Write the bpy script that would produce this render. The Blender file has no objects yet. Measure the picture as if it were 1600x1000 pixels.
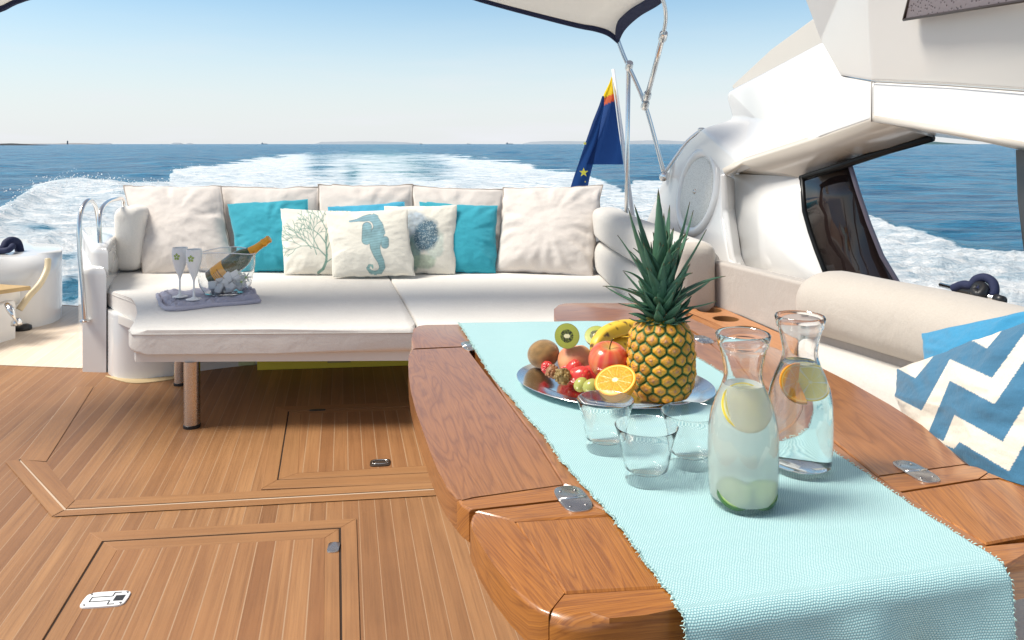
import bpy, bmesh, math, random
import numpy as np
from mathutils import Vector, Matrix, noise as mnoise
random.seed(7); rng = np.random.default_rng(7)
S = bpy.context.scene
C = S.collection
R = math.radians
HZ = 225.0; F = 1200.0; CZ = 1.2      # horizon row, focal length in photo pixels, eye height over the deck

# ---------------------------------------------------------------- camera, sky, sun, exposure
cd = bpy.data.cameras.new('camera'); cam = bpy.data.objects.new('camera', cd); C.objects.link(cam)
cam.location = (0, 0, CZ); cam.rotation_euler = (R(90), 0, 0)
cd.sensor_width = 36; cd.lens = F / 1600 * 36; cd.shift_y = -(500 - HZ) / 1600
cd.clip_start = 0.02; cd.clip_end = 60000
S.camera = cam
SUN_EL, SUN_AZ = 56, -96          # elevation; azimuth measured from straight astern (+Y), negative = to the left
W = bpy.data.worlds.new('World'); S.world = W; W.use_nodes = True
wn = W.node_tree.nodes; wl = W.node_tree.links
sky = wn.new('ShaderNodeTexSky'); sky.sky_type = 'NISHITA'; sky.sun_disc = False
sky.sun_elevation = R(SUN_EL); sky.sun_rotation = R(SUN_AZ)
sky.altitude = 0; sky.air_density = 1.0; sky.dust_density = 0.6; sky.ozone_density = 2.0
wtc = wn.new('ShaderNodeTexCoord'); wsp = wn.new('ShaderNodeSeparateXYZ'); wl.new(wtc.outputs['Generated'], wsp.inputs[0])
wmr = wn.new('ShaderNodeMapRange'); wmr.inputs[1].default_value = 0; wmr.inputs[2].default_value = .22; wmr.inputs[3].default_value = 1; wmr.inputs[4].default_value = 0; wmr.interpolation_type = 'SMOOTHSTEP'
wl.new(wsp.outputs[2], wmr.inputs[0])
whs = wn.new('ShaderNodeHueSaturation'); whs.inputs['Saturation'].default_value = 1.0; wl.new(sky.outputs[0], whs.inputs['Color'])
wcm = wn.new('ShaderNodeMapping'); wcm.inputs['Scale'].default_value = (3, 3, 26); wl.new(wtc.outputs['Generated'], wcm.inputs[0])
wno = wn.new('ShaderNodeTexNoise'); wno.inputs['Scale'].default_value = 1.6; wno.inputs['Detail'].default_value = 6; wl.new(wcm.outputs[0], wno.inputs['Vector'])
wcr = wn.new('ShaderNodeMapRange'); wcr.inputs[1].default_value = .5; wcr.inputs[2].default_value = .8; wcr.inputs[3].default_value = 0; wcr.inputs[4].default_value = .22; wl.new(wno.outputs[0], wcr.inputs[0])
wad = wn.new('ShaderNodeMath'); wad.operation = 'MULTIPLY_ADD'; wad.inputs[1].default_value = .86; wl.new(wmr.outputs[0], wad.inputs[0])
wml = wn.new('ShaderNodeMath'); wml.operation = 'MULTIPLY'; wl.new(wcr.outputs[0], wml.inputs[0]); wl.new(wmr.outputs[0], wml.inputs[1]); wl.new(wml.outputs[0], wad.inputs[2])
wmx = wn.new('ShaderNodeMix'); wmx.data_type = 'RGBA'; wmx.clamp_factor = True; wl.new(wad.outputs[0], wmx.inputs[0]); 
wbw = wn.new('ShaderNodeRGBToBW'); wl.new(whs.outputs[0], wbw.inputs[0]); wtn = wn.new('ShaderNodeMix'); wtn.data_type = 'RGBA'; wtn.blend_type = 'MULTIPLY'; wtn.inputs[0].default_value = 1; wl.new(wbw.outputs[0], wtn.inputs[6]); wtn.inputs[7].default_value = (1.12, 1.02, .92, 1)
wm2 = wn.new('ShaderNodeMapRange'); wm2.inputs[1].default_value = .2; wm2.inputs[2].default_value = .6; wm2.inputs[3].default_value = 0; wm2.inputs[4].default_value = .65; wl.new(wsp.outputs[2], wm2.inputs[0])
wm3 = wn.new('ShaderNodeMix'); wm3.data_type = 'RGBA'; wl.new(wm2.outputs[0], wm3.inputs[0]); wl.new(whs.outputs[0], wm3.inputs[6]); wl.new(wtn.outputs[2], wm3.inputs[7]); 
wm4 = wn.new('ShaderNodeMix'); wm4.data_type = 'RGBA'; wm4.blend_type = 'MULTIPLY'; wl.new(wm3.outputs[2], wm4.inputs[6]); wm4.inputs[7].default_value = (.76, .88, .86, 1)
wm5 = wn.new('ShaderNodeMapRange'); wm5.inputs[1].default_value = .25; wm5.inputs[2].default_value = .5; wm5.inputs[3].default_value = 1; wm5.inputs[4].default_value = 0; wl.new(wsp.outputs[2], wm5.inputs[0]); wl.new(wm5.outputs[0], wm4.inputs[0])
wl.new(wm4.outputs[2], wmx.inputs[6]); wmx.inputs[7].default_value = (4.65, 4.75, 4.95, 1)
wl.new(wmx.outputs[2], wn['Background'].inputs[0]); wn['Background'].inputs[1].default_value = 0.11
sd = bpy.data.lights.new('sun', 'SUN'); sd.energy = 2.9; sd.angle = R(20); sd.color = (1, .95, .86)
sun = bpy.data.objects.new('sun', sd); C.objects.link(sun)
sdir = Vector((math.sin(R(SUN_AZ)) * math.cos(R(SUN_EL)), math.cos(R(SUN_AZ)) * math.cos(R(SUN_EL)), math.sin(R(SUN_EL))))
sun.rotation_euler = sdir.to_track_quat('Z', 'Y').to_euler()
S.view_settings.view_transform = 'Standard'; S.view_settings.look = 'None'
S.view_settings.exposure = 0.74; S.view_settings.gamma = 1
S.render.engine = 'CYCLES'
S.cycles.use_denoising = True
S.cycles.max_bounces = 12; S.cycles.transmission_bounces = 12; S.cycles.glossy_bounces = 4; S.cycles.diffuse_bounces = 4
S.cycles.sample_clamp_indirect = 6

# ---------------------------------------------------------------- helpers
def P(px, py, d): return Vector(((px - 800) * d / F, d, CZ - (py - HZ) * d / F))
def G(px, py, z=0.0):
    d = (CZ - z) * F / (py - HZ); return Vector(((px - 800) * d / F, d, z))
def tag(o, label=None, cat=None, group=None, kind=None):
    if label: o['label'] = label
    if cat: o['category'] = cat
    if group: o['group'] = group
    if kind: o['kind'] = kind
    return o
def thing(name, label, cat, loc=(0, 0, 0), group=None):
    o = bpy.data.objects.new(name, None); o.empty_display_size = .05; C.objects.link(o); o.location = loc
    return tag(o, label, cat, group)
def worldloc(o):
    v = Vector((0, 0, 0))
    while o is not None: v += o.location; o = o.parent
    return v
def mesh(name, V, Fc, mat, parent=None, smooth=True, uv=None, col=None, attr=None, auto=None, mats=None, mi=None):
    """V in world coordinates; the object hangs under parent without offset"""
    me = bpy.data.meshes.new(name)
    off = worldloc(parent) if parent else Vector((0, 0, 0))
    V = np.asarray([tuple(v) for v in V], dtype=float) - np.array(off)
    me.from_pydata(V.tolist(), [], [tuple(int(i) for i in f) for f in Fc])
    for m in (mats or [mat]): me.materials.append(m)
    if mi is not None: me.polygons.foreach_set('material_index', mi)
    if uv is not None:
        l = me.uv_layers.new(name='UVMap'); n = len(me.loops)
        if callable(uv):
            for p in me.polygons:
                for li in p.loop_indices:
                    co = me.vertices[me.loops[li].vertex_index].co + off
                    l.data[li].uv = uv(co, p.normal)
        else:
            uv = np.asarray(uv); vi = np.zeros(n, int); me.loops.foreach_get('vertex_index', vi)
            l.data.foreach_set('uv', uv[vi].astype('f').ravel())
    if col is not None:
        a = me.color_attributes.new('col', 'FLOAT_COLOR', 'POINT')
        c = np.ones((len(V), 4), 'f'); c[:, :3] = np.asarray(col); a.data.foreach_set('color', c.ravel())
    if attr:
        for k, v in attr.items():
            a = me.attributes.new(k, 'FLOAT', 'POINT'); a.data.foreach_set('value', np.asarray(v, 'f'))
    if smooth:
        me.polygons.foreach_set('use_smooth', [True] * len(me.polygons))
        if auto:
            me.set_sharp_from_angle(angle=R(auto))
    me.update()
    o = bpy.data.objects.new(name, me); C.objects.link(o)
    if parent: o.parent = parent
    return o
def copy_tree(o, parent=None):
    c = o.copy(); C.objects.link(c)
    if parent is not None: c.parent = parent
    for ch in o.children: copy_tree(ch, c)
    return c
def structure(o): o['kind'] = 'structure'; return o
def join(*parts):
    V, Fc = [], []
    for v, f in parts:
        b = len(V); V += [Vector(x) for x in v]; Fc += [tuple(i + b for i in q) for q in f]
    return V, Fc
def xf(vf, loc=(0, 0, 0), rot=None, sc=None):
    v, f = vf; out = []
    for p in v:
        p = Vector(p)
        if sc: p = Vector((p.x * sc[0], p.y * sc[1], p.z * sc[2]))
        if rot is not None: p = rot @ p
        out.append(p + Vector(loc))
    return out, f
def rot(axis, a): return Matrix.Rotation(R(a), 3, axis)
def align(d): return Vector(d).normalized().to_track_quat('Z', 'Y').to_matrix()
def lathe(prof, n=40, closed=False):
    V, Fc = [], []; m = len(prof)
    for r, z in prof:
        for k in range(n):
            a = 2 * math.pi * k / n; V.append((r * math.cos(a), r * math.sin(a), z))
    rows = m if closed else m - 1
    for i in range(rows):
        for k in range(n):
            j = (i + 1) % m; Fc.append((i * n + k, i * n + (k + 1) % n, j * n + (k + 1) % n, j * n + k))
    return V, Fc
def tube(path, r, n=12, cap=True):
    path = [Vector(p) for p in path]; rs = r if isinstance(r, (list, tuple)) else [r] * len(path)
    V, Fc = [], []; up = None
    for i, p in enumerate(path):
        t = (path[min(i + 1, len(path) - 1)] - path[max(i - 1, 0)]).normalized()
        if up is None: up = t.orthogonal().normalized()
        up = (up - t * up.dot(t)).normalized(); b = t.cross(up)
        for k in range(n):
            a = 2 * math.pi * k / n; V.append(p + (up * math.cos(a) + b * math.sin(a)) * rs[i])
    for i in range(len(path) - 1):
        for k in range(n): Fc.append((i * n + k, i * n + (k + 1) % n, (i + 1) * n + (k + 1) % n, (i + 1) * n + k))
    if cap: Fc.append(tuple(range(n - 1, -1, -1))); Fc.append(tuple((len(path) - 1) * n + k for k in range(n)))
    return V, Fc
def smoothpath(pts, n=8):
    pts = [Vector(p) for p in pts]; q = [pts[0]] + pts + [pts[-1]]; out = []
    for i in range(1, len(q) - 2):
        for k in range(n):
            t = k / n; a, b, c, d = q[i - 1], q[i], q[i + 1], q[i + 2]
            out.append(.5 * ((2 * b) + (c - a) * t + (2 * a - 5 * b + 4 * c - d) * t * t + (3 * b - a - 3 * c + d) * t ** 3))
    out.append(pts[-1]); return out
def frombm(bm):
    bm.verts.ensure_lookup_table(); bm.verts.index_update()
    V = [v.co.copy() for v in bm.verts]; Fc = [tuple(v.index for v in f.verts) for f in bm.faces]; bm.free(); return V, Fc
def box(a, b, bev=0.0, seg=3):
    bm = bmesh.new(); x0, y0, z0 = a; x1, y1, z1 = b
    vs = [bm.verts.new((x, y, z)) for z in (z0, z1) for x, y in ((x0, y0), (x1, y0), (x1, y1), (x0, y1))]
    for f in ((3, 2, 1, 0), (4, 5, 6, 7), (0, 1, 5, 4), (1, 2, 6, 5), (2, 3, 7, 6), (3, 0, 4, 7)): bm.faces.new([vs[i] for i in f])
    if bev: bmesh.ops.bevel(bm, geom=list(bm.edges), offset=bev, segments=seg, profile=.5, affect='EDGES')
    return frombm(bm)
def prism(poly, z0, z1, bev=0.0, seg=3, small=.001, outer=None, vertical=False, botbev=None):
    """poly: plan points; outer = set of edge indices i (i -> i+1) whose top edge gets the wide bevel"""
    bm = bmesh.new(); n = len(poly)
    area = sum(poly[i][0] * poly[(i + 1) % n][1] - poly[(i + 1) % n][0] * poly[i][1] for i in range(n))
    idx = list(range(n))
    if area < 0: idx = idx[::-1]
    lo = {i: bm.verts.new((poly[i][0], poly[i][1], z0)) for i in idx}; hi = {i: bm.verts.new((poly[i][0], poly[i][1], z1)) for i in idx}
    bm.faces.new([hi[i] for i in idx]); bm.faces.new([lo[i] for i in reversed(idx)])
    for k in range(n):
        a, b = idx[k], idx[(k + 1) % n]; bm.faces.new((lo[a], lo[b], hi[b], hi[a]))
    if bev:
        es = []
        for i in range(n):
            if outer is None or i in outer:
                es.append(bm.edges.get((hi[i], hi[(i + 1) % n])))
                if botbev: es.append(bm.edges.get((lo[i], lo[(i + 1) % n])))
        if vertical: es += [bm.edges.get((lo[i], hi[i])) for i in range(n)]
        sm = [bm.edges.get((hi[i], hi[(i + 1) % n])) for i in range(n) if outer is not None and i not in outer]
        bmesh.ops.bevel(bm, geom=es, offset=bev, segments=seg, profile=.5, affect='EDGES', clamp_overlap=True)
        sm = [e for e in sm if e.is_valid]
        if sm and small: bmesh.ops.bevel(bm, geom=sm, offset=small, segments=1, affect='EDGES', clamp_overlap=True)
    return frombm(bm)
def xy(pts, z=0.0): return [G(x, y, z).xy for x, y in pts]
def chaikin(pts, it=2, closed=True):
    for _ in range(it):
        q = []; n = len(pts)
        for i in range(n if closed else n - 1):
            a, b = Vector(pts[i]), Vector(pts[(i + 1) % n]); q += [a * .75 + b * .25, a * .25 + b * .75]
        if not closed: q = [Vector(pts[0])] + q + [Vector(pts[-1])]
        pts = q
    return pts
# value noise on numpy arrays
_tab = rng.random(65536)
def vnoise(x, y, s=0):
    xi = np.floor(x).astype(np.int64); yi = np.floor(y).astype(np.int64); fx = x - xi; fy = y - yi
    fx = fx * fx * (3 - 2 * fx); fy = fy * fy * (3 - 2 * fy)
    h = lambda a, b: _tab[((a * 73856093) ^ (b * 19349663) ^ (s * 83492791)) & 65535]
    return (h(xi, yi) * (1 - fx) + h(xi + 1, yi) * fx) * (1 - fy) + (h(xi, yi + 1) * (1 - fx) + h(xi + 1, yi + 1) * fx) * fy
def fbm(x, y, o=4, s=0):
    t = 0; a = .5
    for k in range(o): t = t + a * (vnoise(x * 2 ** k, y * 2 ** k, s + k) - .5); a *= .5
    return t

# ---------------------------------------------------------------- materials
def sock(node, name): return node.inputs[name]
class NT:
    def __init__(s, name):
        s.m = bpy.data.materials.new(name); s.m.use_nodes = True; s.t = s.m.node_tree; s.n = s.t.nodes; s.b = s.n['Principled BSDF']
    def new(s, t, **kw):
        n = s.n.new(t)
        for k, v in kw.items():
            if hasattr(n, k): setattr(n, k, v)
            else: n.inputs[k].default_value = v
        return n
    def l(s, a, b): s.t.links.new(a, b)
    def math(s, op, a, b=None, c=None, clamp=False):
        n = s.n.new('ShaderNodeMath'); n.operation = op; n.use_clamp = clamp
        for i, v in enumerate((a, b, c)):
            if v is None: continue
            if isinstance(v, (int, float)): n.inputs[i].default_value = v
            else: s.l(v, n.inputs[i])
        return n.outputs[0]
    def mix(s, f, a, b, bt='MIX'):
        n = s.n.new('ShaderNodeMix'); n.data_type = 'RGBA'; n.blend_type = bt
        for i, v in ((0, f), (6, a), (7, b)):
            if isinstance(v, (int, float)): n.inputs[i].default_value = v
            elif isinstance(v, tuple): n.inputs[i].default_value = (*v, 1)
            else: s.l(v, n.inputs[i])
        return n.outputs[2]
    def coords(s, which='Object', sc=(1, 1, 1), rz=0):
        tc = s.n.new('ShaderNodeTexCoord'); mp = s.n.new('ShaderNodeMapping'); mp.inputs['Scale'].default_value = sc; mp.inputs['Rotation'].default_value = (0, 0, rz)
        s.l(tc.outputs[which], mp.inputs[0]); return mp.outputs[0]
    def noise(s, vec, scale=5, detail=4, rough=.5, dist=0.0):
        n = s.n.new('ShaderNodeTexNoise'); s.l(vec, n.inputs['Vector']); n.inputs['Scale'].default_value = scale
        n.inputs['Detail'].default_value = detail; n.inputs['Roughness'].default_value = rough; n.inputs['Distortion'].default_value = dist; return n.outputs[0]
    def ramp(s, f, stops):
        n = s.n.new('ShaderNodeValToRGB'); s.l(f, n.inputs[0]); e = n.color_ramp.elements
        for i, (p, c) in enumerate(stops):
            q = e[i] if i < 2 else e.new(p); q.position = p; q.color = (*c, 1) if isinstance(c, tuple) else (c, c, c, 1)
        return n.outputs[0]
    def bump(s, h, strength=.3, dist=.01, prev=None):
        n = s.n.new('ShaderNodeBump'); s.l(h, n.inputs['Height']); n.inputs['Strength'].default_value = strength; n.inputs['Distance'].default_value = dist
        if prev is not None: s.l(prev, n.inputs['Normal'])
        return n.outputs[0]
    def set(s, **kw):
        for k, v in kw.items():
            k = k.replace('_', ' ')
            i = s.b.inputs[k]
            if isinstance(v, (int, float)): i.default_value = v
            elif isinstance(v, tuple): i.default_value = (*v, 1) if len(v) == 3 else v
            else: s.l(v, i)
        return s.m
def simple(name, col, rough=.5, var=.12, vs=6, bs=0, bd=.002, bscale=80, **kw):
    t = NT(name); v = t.coords('Object'); n = t.noise(v, vs, 4)
    c = t.mix(n, tuple(x * (1 - var) for x in col), tuple(min(1, x * (1 + var)) for x in col))
    rr = t.math('MULTIPLY_ADD', t.noise(v, vs * 3, 3), .2 * rough, rough * .9)
    k = dict(Base_Color=c, Roughness=rr)
    if bs: k['Normal'] = t.bump(t.noise(v, bscale, 3), bs, bd)
    k.update(kw); return t.set(**k)
def attrmat(name, rough=.5, bs=.0, bscale=60, bd=.002, **kw):
    t = NT(name); a = t.new('ShaderNodeVertexColor', layer_name='col'); v = t.coords('Object')
    c = t.mix(t.math('MULTIPLY', t.noise(v, 25, 4), .25), a.outputs[0], (.9, .9, .9), 'MULTIPLY')
    k = dict(Base_Color=c, Roughness=rough)
    if bs: k['Normal'] = t.bump(t.noise(v, bscale, 3), bs, bd)
    k.update(kw); return t.set(**k)
def fabric(name, col, attr=False, weave=420, strength=.25, var=.06):
    t = NT(name); v = t.coords('Object')
    if attr: base = t.new('ShaderNodeVertexColor', layer_name='col').outputs[0]
    else: base = t.mix(t.noise(v, 3, 4), tuple(x * (1 - var) for x in col), tuple(min(1, x * (1 + var)) for x in col))
    fine = t.noise(t.coords('Object', (1, 1, .35)), weave, 2); fine2 = t.noise(t.coords('Object', (.35, .35, 1)), weave, 2)
    w = t.math('ADD', fine, fine2)
    base = t.mix(t.math('MULTIPLY', t.math('SUBTRACT', 1.35, w, clamp=True), .5), base, (.72, .70, .68), 'MULTIPLY')
    nb = t.bump(w, strength, .0012); nb = t.bump(t.noise(v, 7, 4, .55, .4), .45, .018, nb)
    return t.set(Base_Color=base, Roughness=.9, Normal=nb, Sheen_Weight=.25, Specular_IOR_Level=.2)
def wood(name, c1, c2, c3, rough=.3, coat=.6, ring=20.):
    t = NT(name); uv = t.coords('UV')
    mp = t.new('ShaderNodeMapping'); t.l(uv, mp.inputs[0]); mp.inputs['Scale'].default_value = (1.2, ring, 1)
    big = t.noise(mp.outputs[0], 1.6, 3, .5, .8)
    rings = t.math('FRACT', t.math('MULTIPLY', big, 13.0)); rings = t.math('ABSOLUTE', t.math('SUBTRACT', rings, .5)); rings = t.math('MULTIPLY', rings, 2.0)
    mp2 = t.new('ShaderNodeMapping'); t.l(uv, mp2.inputs[0]); mp2.inputs['Scale'].default_value = (6, 260, 1)
    fine = t.noise(mp2.outputs[0], 1.5, 4, .65)
    mp3 = t.new('ShaderNodeMapping'); t.l(uv, mp3.inputs[0]); mp3.inputs['Scale'].default_value = (2, 22, 1)
    streak = t.noise(mp3.outputs[0], 2.2, 3, .6, .3)
    rings = t.math('POWER', rings, 2.2)
    c = t.mix(streak, c1, c2); c = t.mix(t.math('MULTIPLY', rings, .55), c, c3)
    c = t.mix(t.math('MULTIPLY', t.ramp(fine, [(.35, 1.), (.6, 0.)]), .45), c, c3)
    nb = t.bump(fine, .12, .001); nb = t.bump(rings, .05, .001, nb)
    return t.set(Base_Color=c, Roughness=t.math('MULTIPLY_ADD', fine, .15, rough), Normal=nb, Coat_Weight=coat, Coat_Roughness=.14)
def planks(name, c1, c2, c3, width=.07, seam=(.50, .36, .25), sw=.04, axis=0, rough=.5, coat=.08):
    t = NT(name); uv = t.new('ShaderNodeTexCoord').outputs['UV']; sp = t.new('ShaderNodeSeparateXYZ'); t.l(uv, sp.inputs[0])
    x, y = sp.outputs[0], sp.outputs[1]
    q = t.math('DIVIDE', y, width); idx = t.math('FLOOR', q); fr = t.math('FRACT', q)
    wn_ = t.new('ShaderNodeTexWhiteNoise', noise_dimensions='1D'); t.l(idx, wn_.inputs['W'])
    cb = t.new('ShaderNodeCombineXYZ'); t.l(t.math('MULTIPLY', x, 3.0), cb.inputs[0]); t.l(t.math('MULTIPLY', y, 160.0), cb.inputs[1]); t.l(t.math('MULTIPLY', wn_.outputs[0], 50.), cb.inputs[2])
    grain = t.noise(cb.outputs[0], 1.0, 5, .65, .3)
    cb2 = t.new('ShaderNodeCombineXYZ'); t.l(t.math('MULTIPLY', x, 1.3), cb2.inputs[0]); t.l(t.math('MULTIPLY', y, 30.0), cb2.inputs[1]); t.l(t.math('MULTIPLY', wn_.outputs[0], 80.), cb2.inputs[2])
    st = t.noise(cb2.outputs[0], 1.0, 3, .5, .6)
    c = t.mix(wn_.outputs[0], c1, c2); c = t.mix(t.math('MULTIPLY', t.ramp(st, [(.35, 0.), (.65, 1.)]), .45), c, c3)
    c = t.mix(t.math('MULTIPLY', t.ramp(grain, [(.3, 1.), (.55, 0.)]), .4), c, tuple(v * .55 for v in c3))
    blot = t.noise(t.coords('Object'), 2.2, 4, .6); c = t.mix(t.math('MULTIPLY', t.ramp(blot, [(.45, 0.), (.7, 1.)]), .25), c, tuple(min(1, v * 1.5) for v in c1))
    sm = t.math('LESS_THAN', fr, sw) if sw > 0 else t.math('LESS_THAN', fr, -1)
    wear = t.noise(t.coords('Object'), 6, 3); smf = t.math('MULTIPLY', sm, t.math('MULTIPLY_ADD', wear, .5, .55, clamp=True))
    c = t.mix(smf, c, seam)
    h = t.math('SUBTRACT', grain, t.math('MULTIPLY', sm, .8))
    return t.set(Base_Color=c, Roughness=t.math('MULTIPLY_ADD', grain, .25, rough - .1), Normal=t.bump(h, .2, .002), Coat_Weight=coat, Coat_Roughness=.3)
def glassmat(name, col=(1, 1, 1), rough=0.0, ior=1.5, **kw):
    t = NT(name); v = t.coords('Object')
    return t.set(Base_Color=col, Roughness=rough, IOR=ior, Transmission_Weight=1.0, Normal=t.bump(t.noise(v, 30, 2), .03, .002), **kw)
def metal(name, col=(.75, .74, .72), rough=.15, bs=.02):
    t = NT(name); v = t.coords('Object')
    return t.set(Base_Color=col, Metallic=1.0, Roughness=t.math('MULTIPLY_ADD', t.noise(v, 60, 3), .12, rough), Normal=t.bump(t.noise(v, 40, 3), bs, .002))

M = {}
M['gel'] = simple('gelcoat_white', (.80, .785, .76), .16, .03, 2, bs=.02, bscale=6, bd=.02, Coat_Weight=.5, Coat_Roughness=.05)
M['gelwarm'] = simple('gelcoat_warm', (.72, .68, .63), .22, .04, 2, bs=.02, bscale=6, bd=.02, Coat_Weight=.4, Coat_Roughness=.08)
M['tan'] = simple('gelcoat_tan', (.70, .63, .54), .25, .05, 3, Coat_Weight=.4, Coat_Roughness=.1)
M['geldeck'] = simple('platform_white', (.78, .74, .68), .6, .05, 3)
M['steel'] = metal('stainless_steel', (.78, .77, .75), .1)
M['steelw'] = metal('worn_steel', (.62, .58, .54), .2, .04)
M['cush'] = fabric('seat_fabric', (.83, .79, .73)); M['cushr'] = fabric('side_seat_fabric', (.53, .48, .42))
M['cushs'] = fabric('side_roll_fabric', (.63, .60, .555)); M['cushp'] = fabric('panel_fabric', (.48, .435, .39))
M['beige'] = fabric('beige_pillow_fabric', (.72, .66, .61), strength=.3)
M['turq'] = fabric('turquoise_fabric', (.04, .36, .46), var=.12, strength=.3)
M['turq2'] = fabric('bright_turquoise_fabric', (.06, .38, .56), var=.12)
M['print'] = fabric('printed_fabric', None, attr=True, strength=.3)
M['pipe'] = fabric('piping_fabric', (.42, .36, .31))
M['lilac'] = fabric('lilac_linen', (.44, .43, .52), var=.25)
M['black'] = simple('black_plastic', (.012, .012, .014), .4)
M['navy'] = simple('navy_webbing', (.012, .018, .06), .8, bs=.4, bscale=300)
M['canvas'] = fabric('canopy_canvas', (.74, .73, .70))
M['deck'] = planks('teak_deck_planks', (.27, .125, .048), (.42, .215, .088), (.20, .085, .030), .052, seam=(.42, .27, .16), sw=.04)
M['decklight'] = planks('sunlit_teak_planks', (.66, .54, .42), (.76, .65, .53), (.60, .47, .35), .066, seam=(.80, .74, .66), sw=.04)  # same teak as the deck, sun glare painted in as paler colours
M['hatch'] = planks('teak_hatch_planks', (.28, .125, .046), (.41, .205, .082), (.21, .085, .030), .054, seam=(.42, .27, .16), sw=.06)
M['strip'] = planks('teak_border_planks', (.33, .158, .060), (.38, .19, .076), (.25, .11, .040), .5, sw=0)
M['caulk'] = simple('pale_caulk', (.58, .44, .32), .7)
M['dark'] = simple('dark_gap', (.03, .015, .008), .9)
M['wood'] = wood('varnished_teak', (.37, .125, .016), (.52, .20, .034), (.15, .038, .005))
M['wood2'] = wood('varnished_teak_red', (.33, .125, .034), (.45, .185, .055), (.17, .055, .014), ring=9.)
M['woodc'] = wood('console_teak', (.50, .22, .085), (.58, .28, .12), (.34, .13, .05), rough=.4, coat=.2)
M['yellow'] = simple('yellow_cover', (.78, .62, .05), .6)
M['paley'] = simple('pale_yellow_cover', (.60, .62, .33), .6)
M['smoke'] = NT('smoked_glass').set(Base_Color=(.035, .022, .02), Roughness=.04, Transmission_Weight=.35, Coat_Weight=.4, IOR=1.45)
M['blackgloss'] = simple('black_frame', (.006, .006, .006), .35, Specular_IOR_Level=.25)
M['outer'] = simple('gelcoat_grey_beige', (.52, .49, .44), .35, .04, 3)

def clearmat(name, col=(1, 1, 1), ior=1.12):
    t = NT(name); v = t.coords('Object')
    return t.set(Base_Color=col, Roughness=0.0, IOR=ior, Transmission_Weight=1.0, Coat_Weight=1.0, Coat_Roughness=.01, Coat_IOR=1.6, Normal=t.bump(t.noise(v, 25, 2), .04, .002))
# ================================================================ SETTING
SEA = -1.0
def seamat():
    t = NT('sea_water'); v = t.coords('Object')
    at = t.new('ShaderNodeAttribute', attribute_name='foam').outputs['Fac']; te = t.new('ShaderNodeAttribute', attribute_name='teal').outputs['Fac']
    geo = t.new('ShaderNodeCameraData') if False else None
    n1 = t.noise(t.coords('Object', (.45, 1.15, 1)), 2.0, 12, .80, .5)
    n2 = t.noise(t.coords('Object', (.5, 1.3, 1)), .35, 6, .6, .4)
    thr = t.math('ADD', t.math('MULTIPLY', n1, .75), t.math('MULTIPLY', n2, .45))
    d = t.math('SUBTRACT', t.math('MULTIPLY', at, 1.15), t.math('SUBTRACT', thr, .12))
    f = t.math('MULTIPLY', d, 9.0, clamp=True)
    wcol = t.mix(t.ramp(t.noise(t.coords('Object', (.10, .34, 1)), 2.2, 9, .72, .4), [(.36, 0.), (.64, 1.)]), (.002, .040, .120), (.022, .22, .38))
    wcol = t.mix(te, wcol, (.12, .36, .36))
    fc = t.mix(t.ramp(n1, [(.36, 0.), (.60, 1.)]), (.26, .40, .50), (.92, .93, .93))
    c = t.mix(f, wcol, fc)
    w1 = t.noise(t.coords('Object', (1, 2.6, 1)), 1.1, 8, .66, .3); w0 = t.noise(t.coords('Object', (1, 2.2, 1)), .14, 5, .6)
    nb = t.bump(w1, 1.0, .30); nb = t.bump(w0, .8, 1.8, nb)
    nb2 = t.bump(t.math('ADD', n1, t.noise(v, 9, 5, .7)), 1.0, .10)
    nm = t.n.new('ShaderNodeMix'); nm.data_type = 'VECTOR'; t.l(f, nm.inputs[0]); t.l(nb, nm.inputs[4]); t.l(nb2, nm.inputs[5])
    return t.set(Base_Color=c, Roughness=t.math('MULTIPLY_ADD', f, .6, .22), Normal=nm.outputs[1], IOR=1.33, Specular_IOR_Level=t.math('MULTIPLY_ADD', f, -.2, .30))
BX = [-900, -300, -100, 0, 50, 95, 150, 190, 262, 268, 300, 330, 395, 430, 460, 490, 560, 620, 650, 700, 760, 830, 905, 935, 975, 990, 1040, 1150, 1250, 1340, 1400, 1500, 1600, 1900, 2600]
BY = [900, 560, 400, 332, 302, 287, 288, 292, 289, 268, 261, 258, 246, 243, 238, 230, 229, 231, 233, 238, 244, 253, 265, 282, 292, 283, 279, 284, 300, 322, 344, 366, 376, 420, 600]
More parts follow.
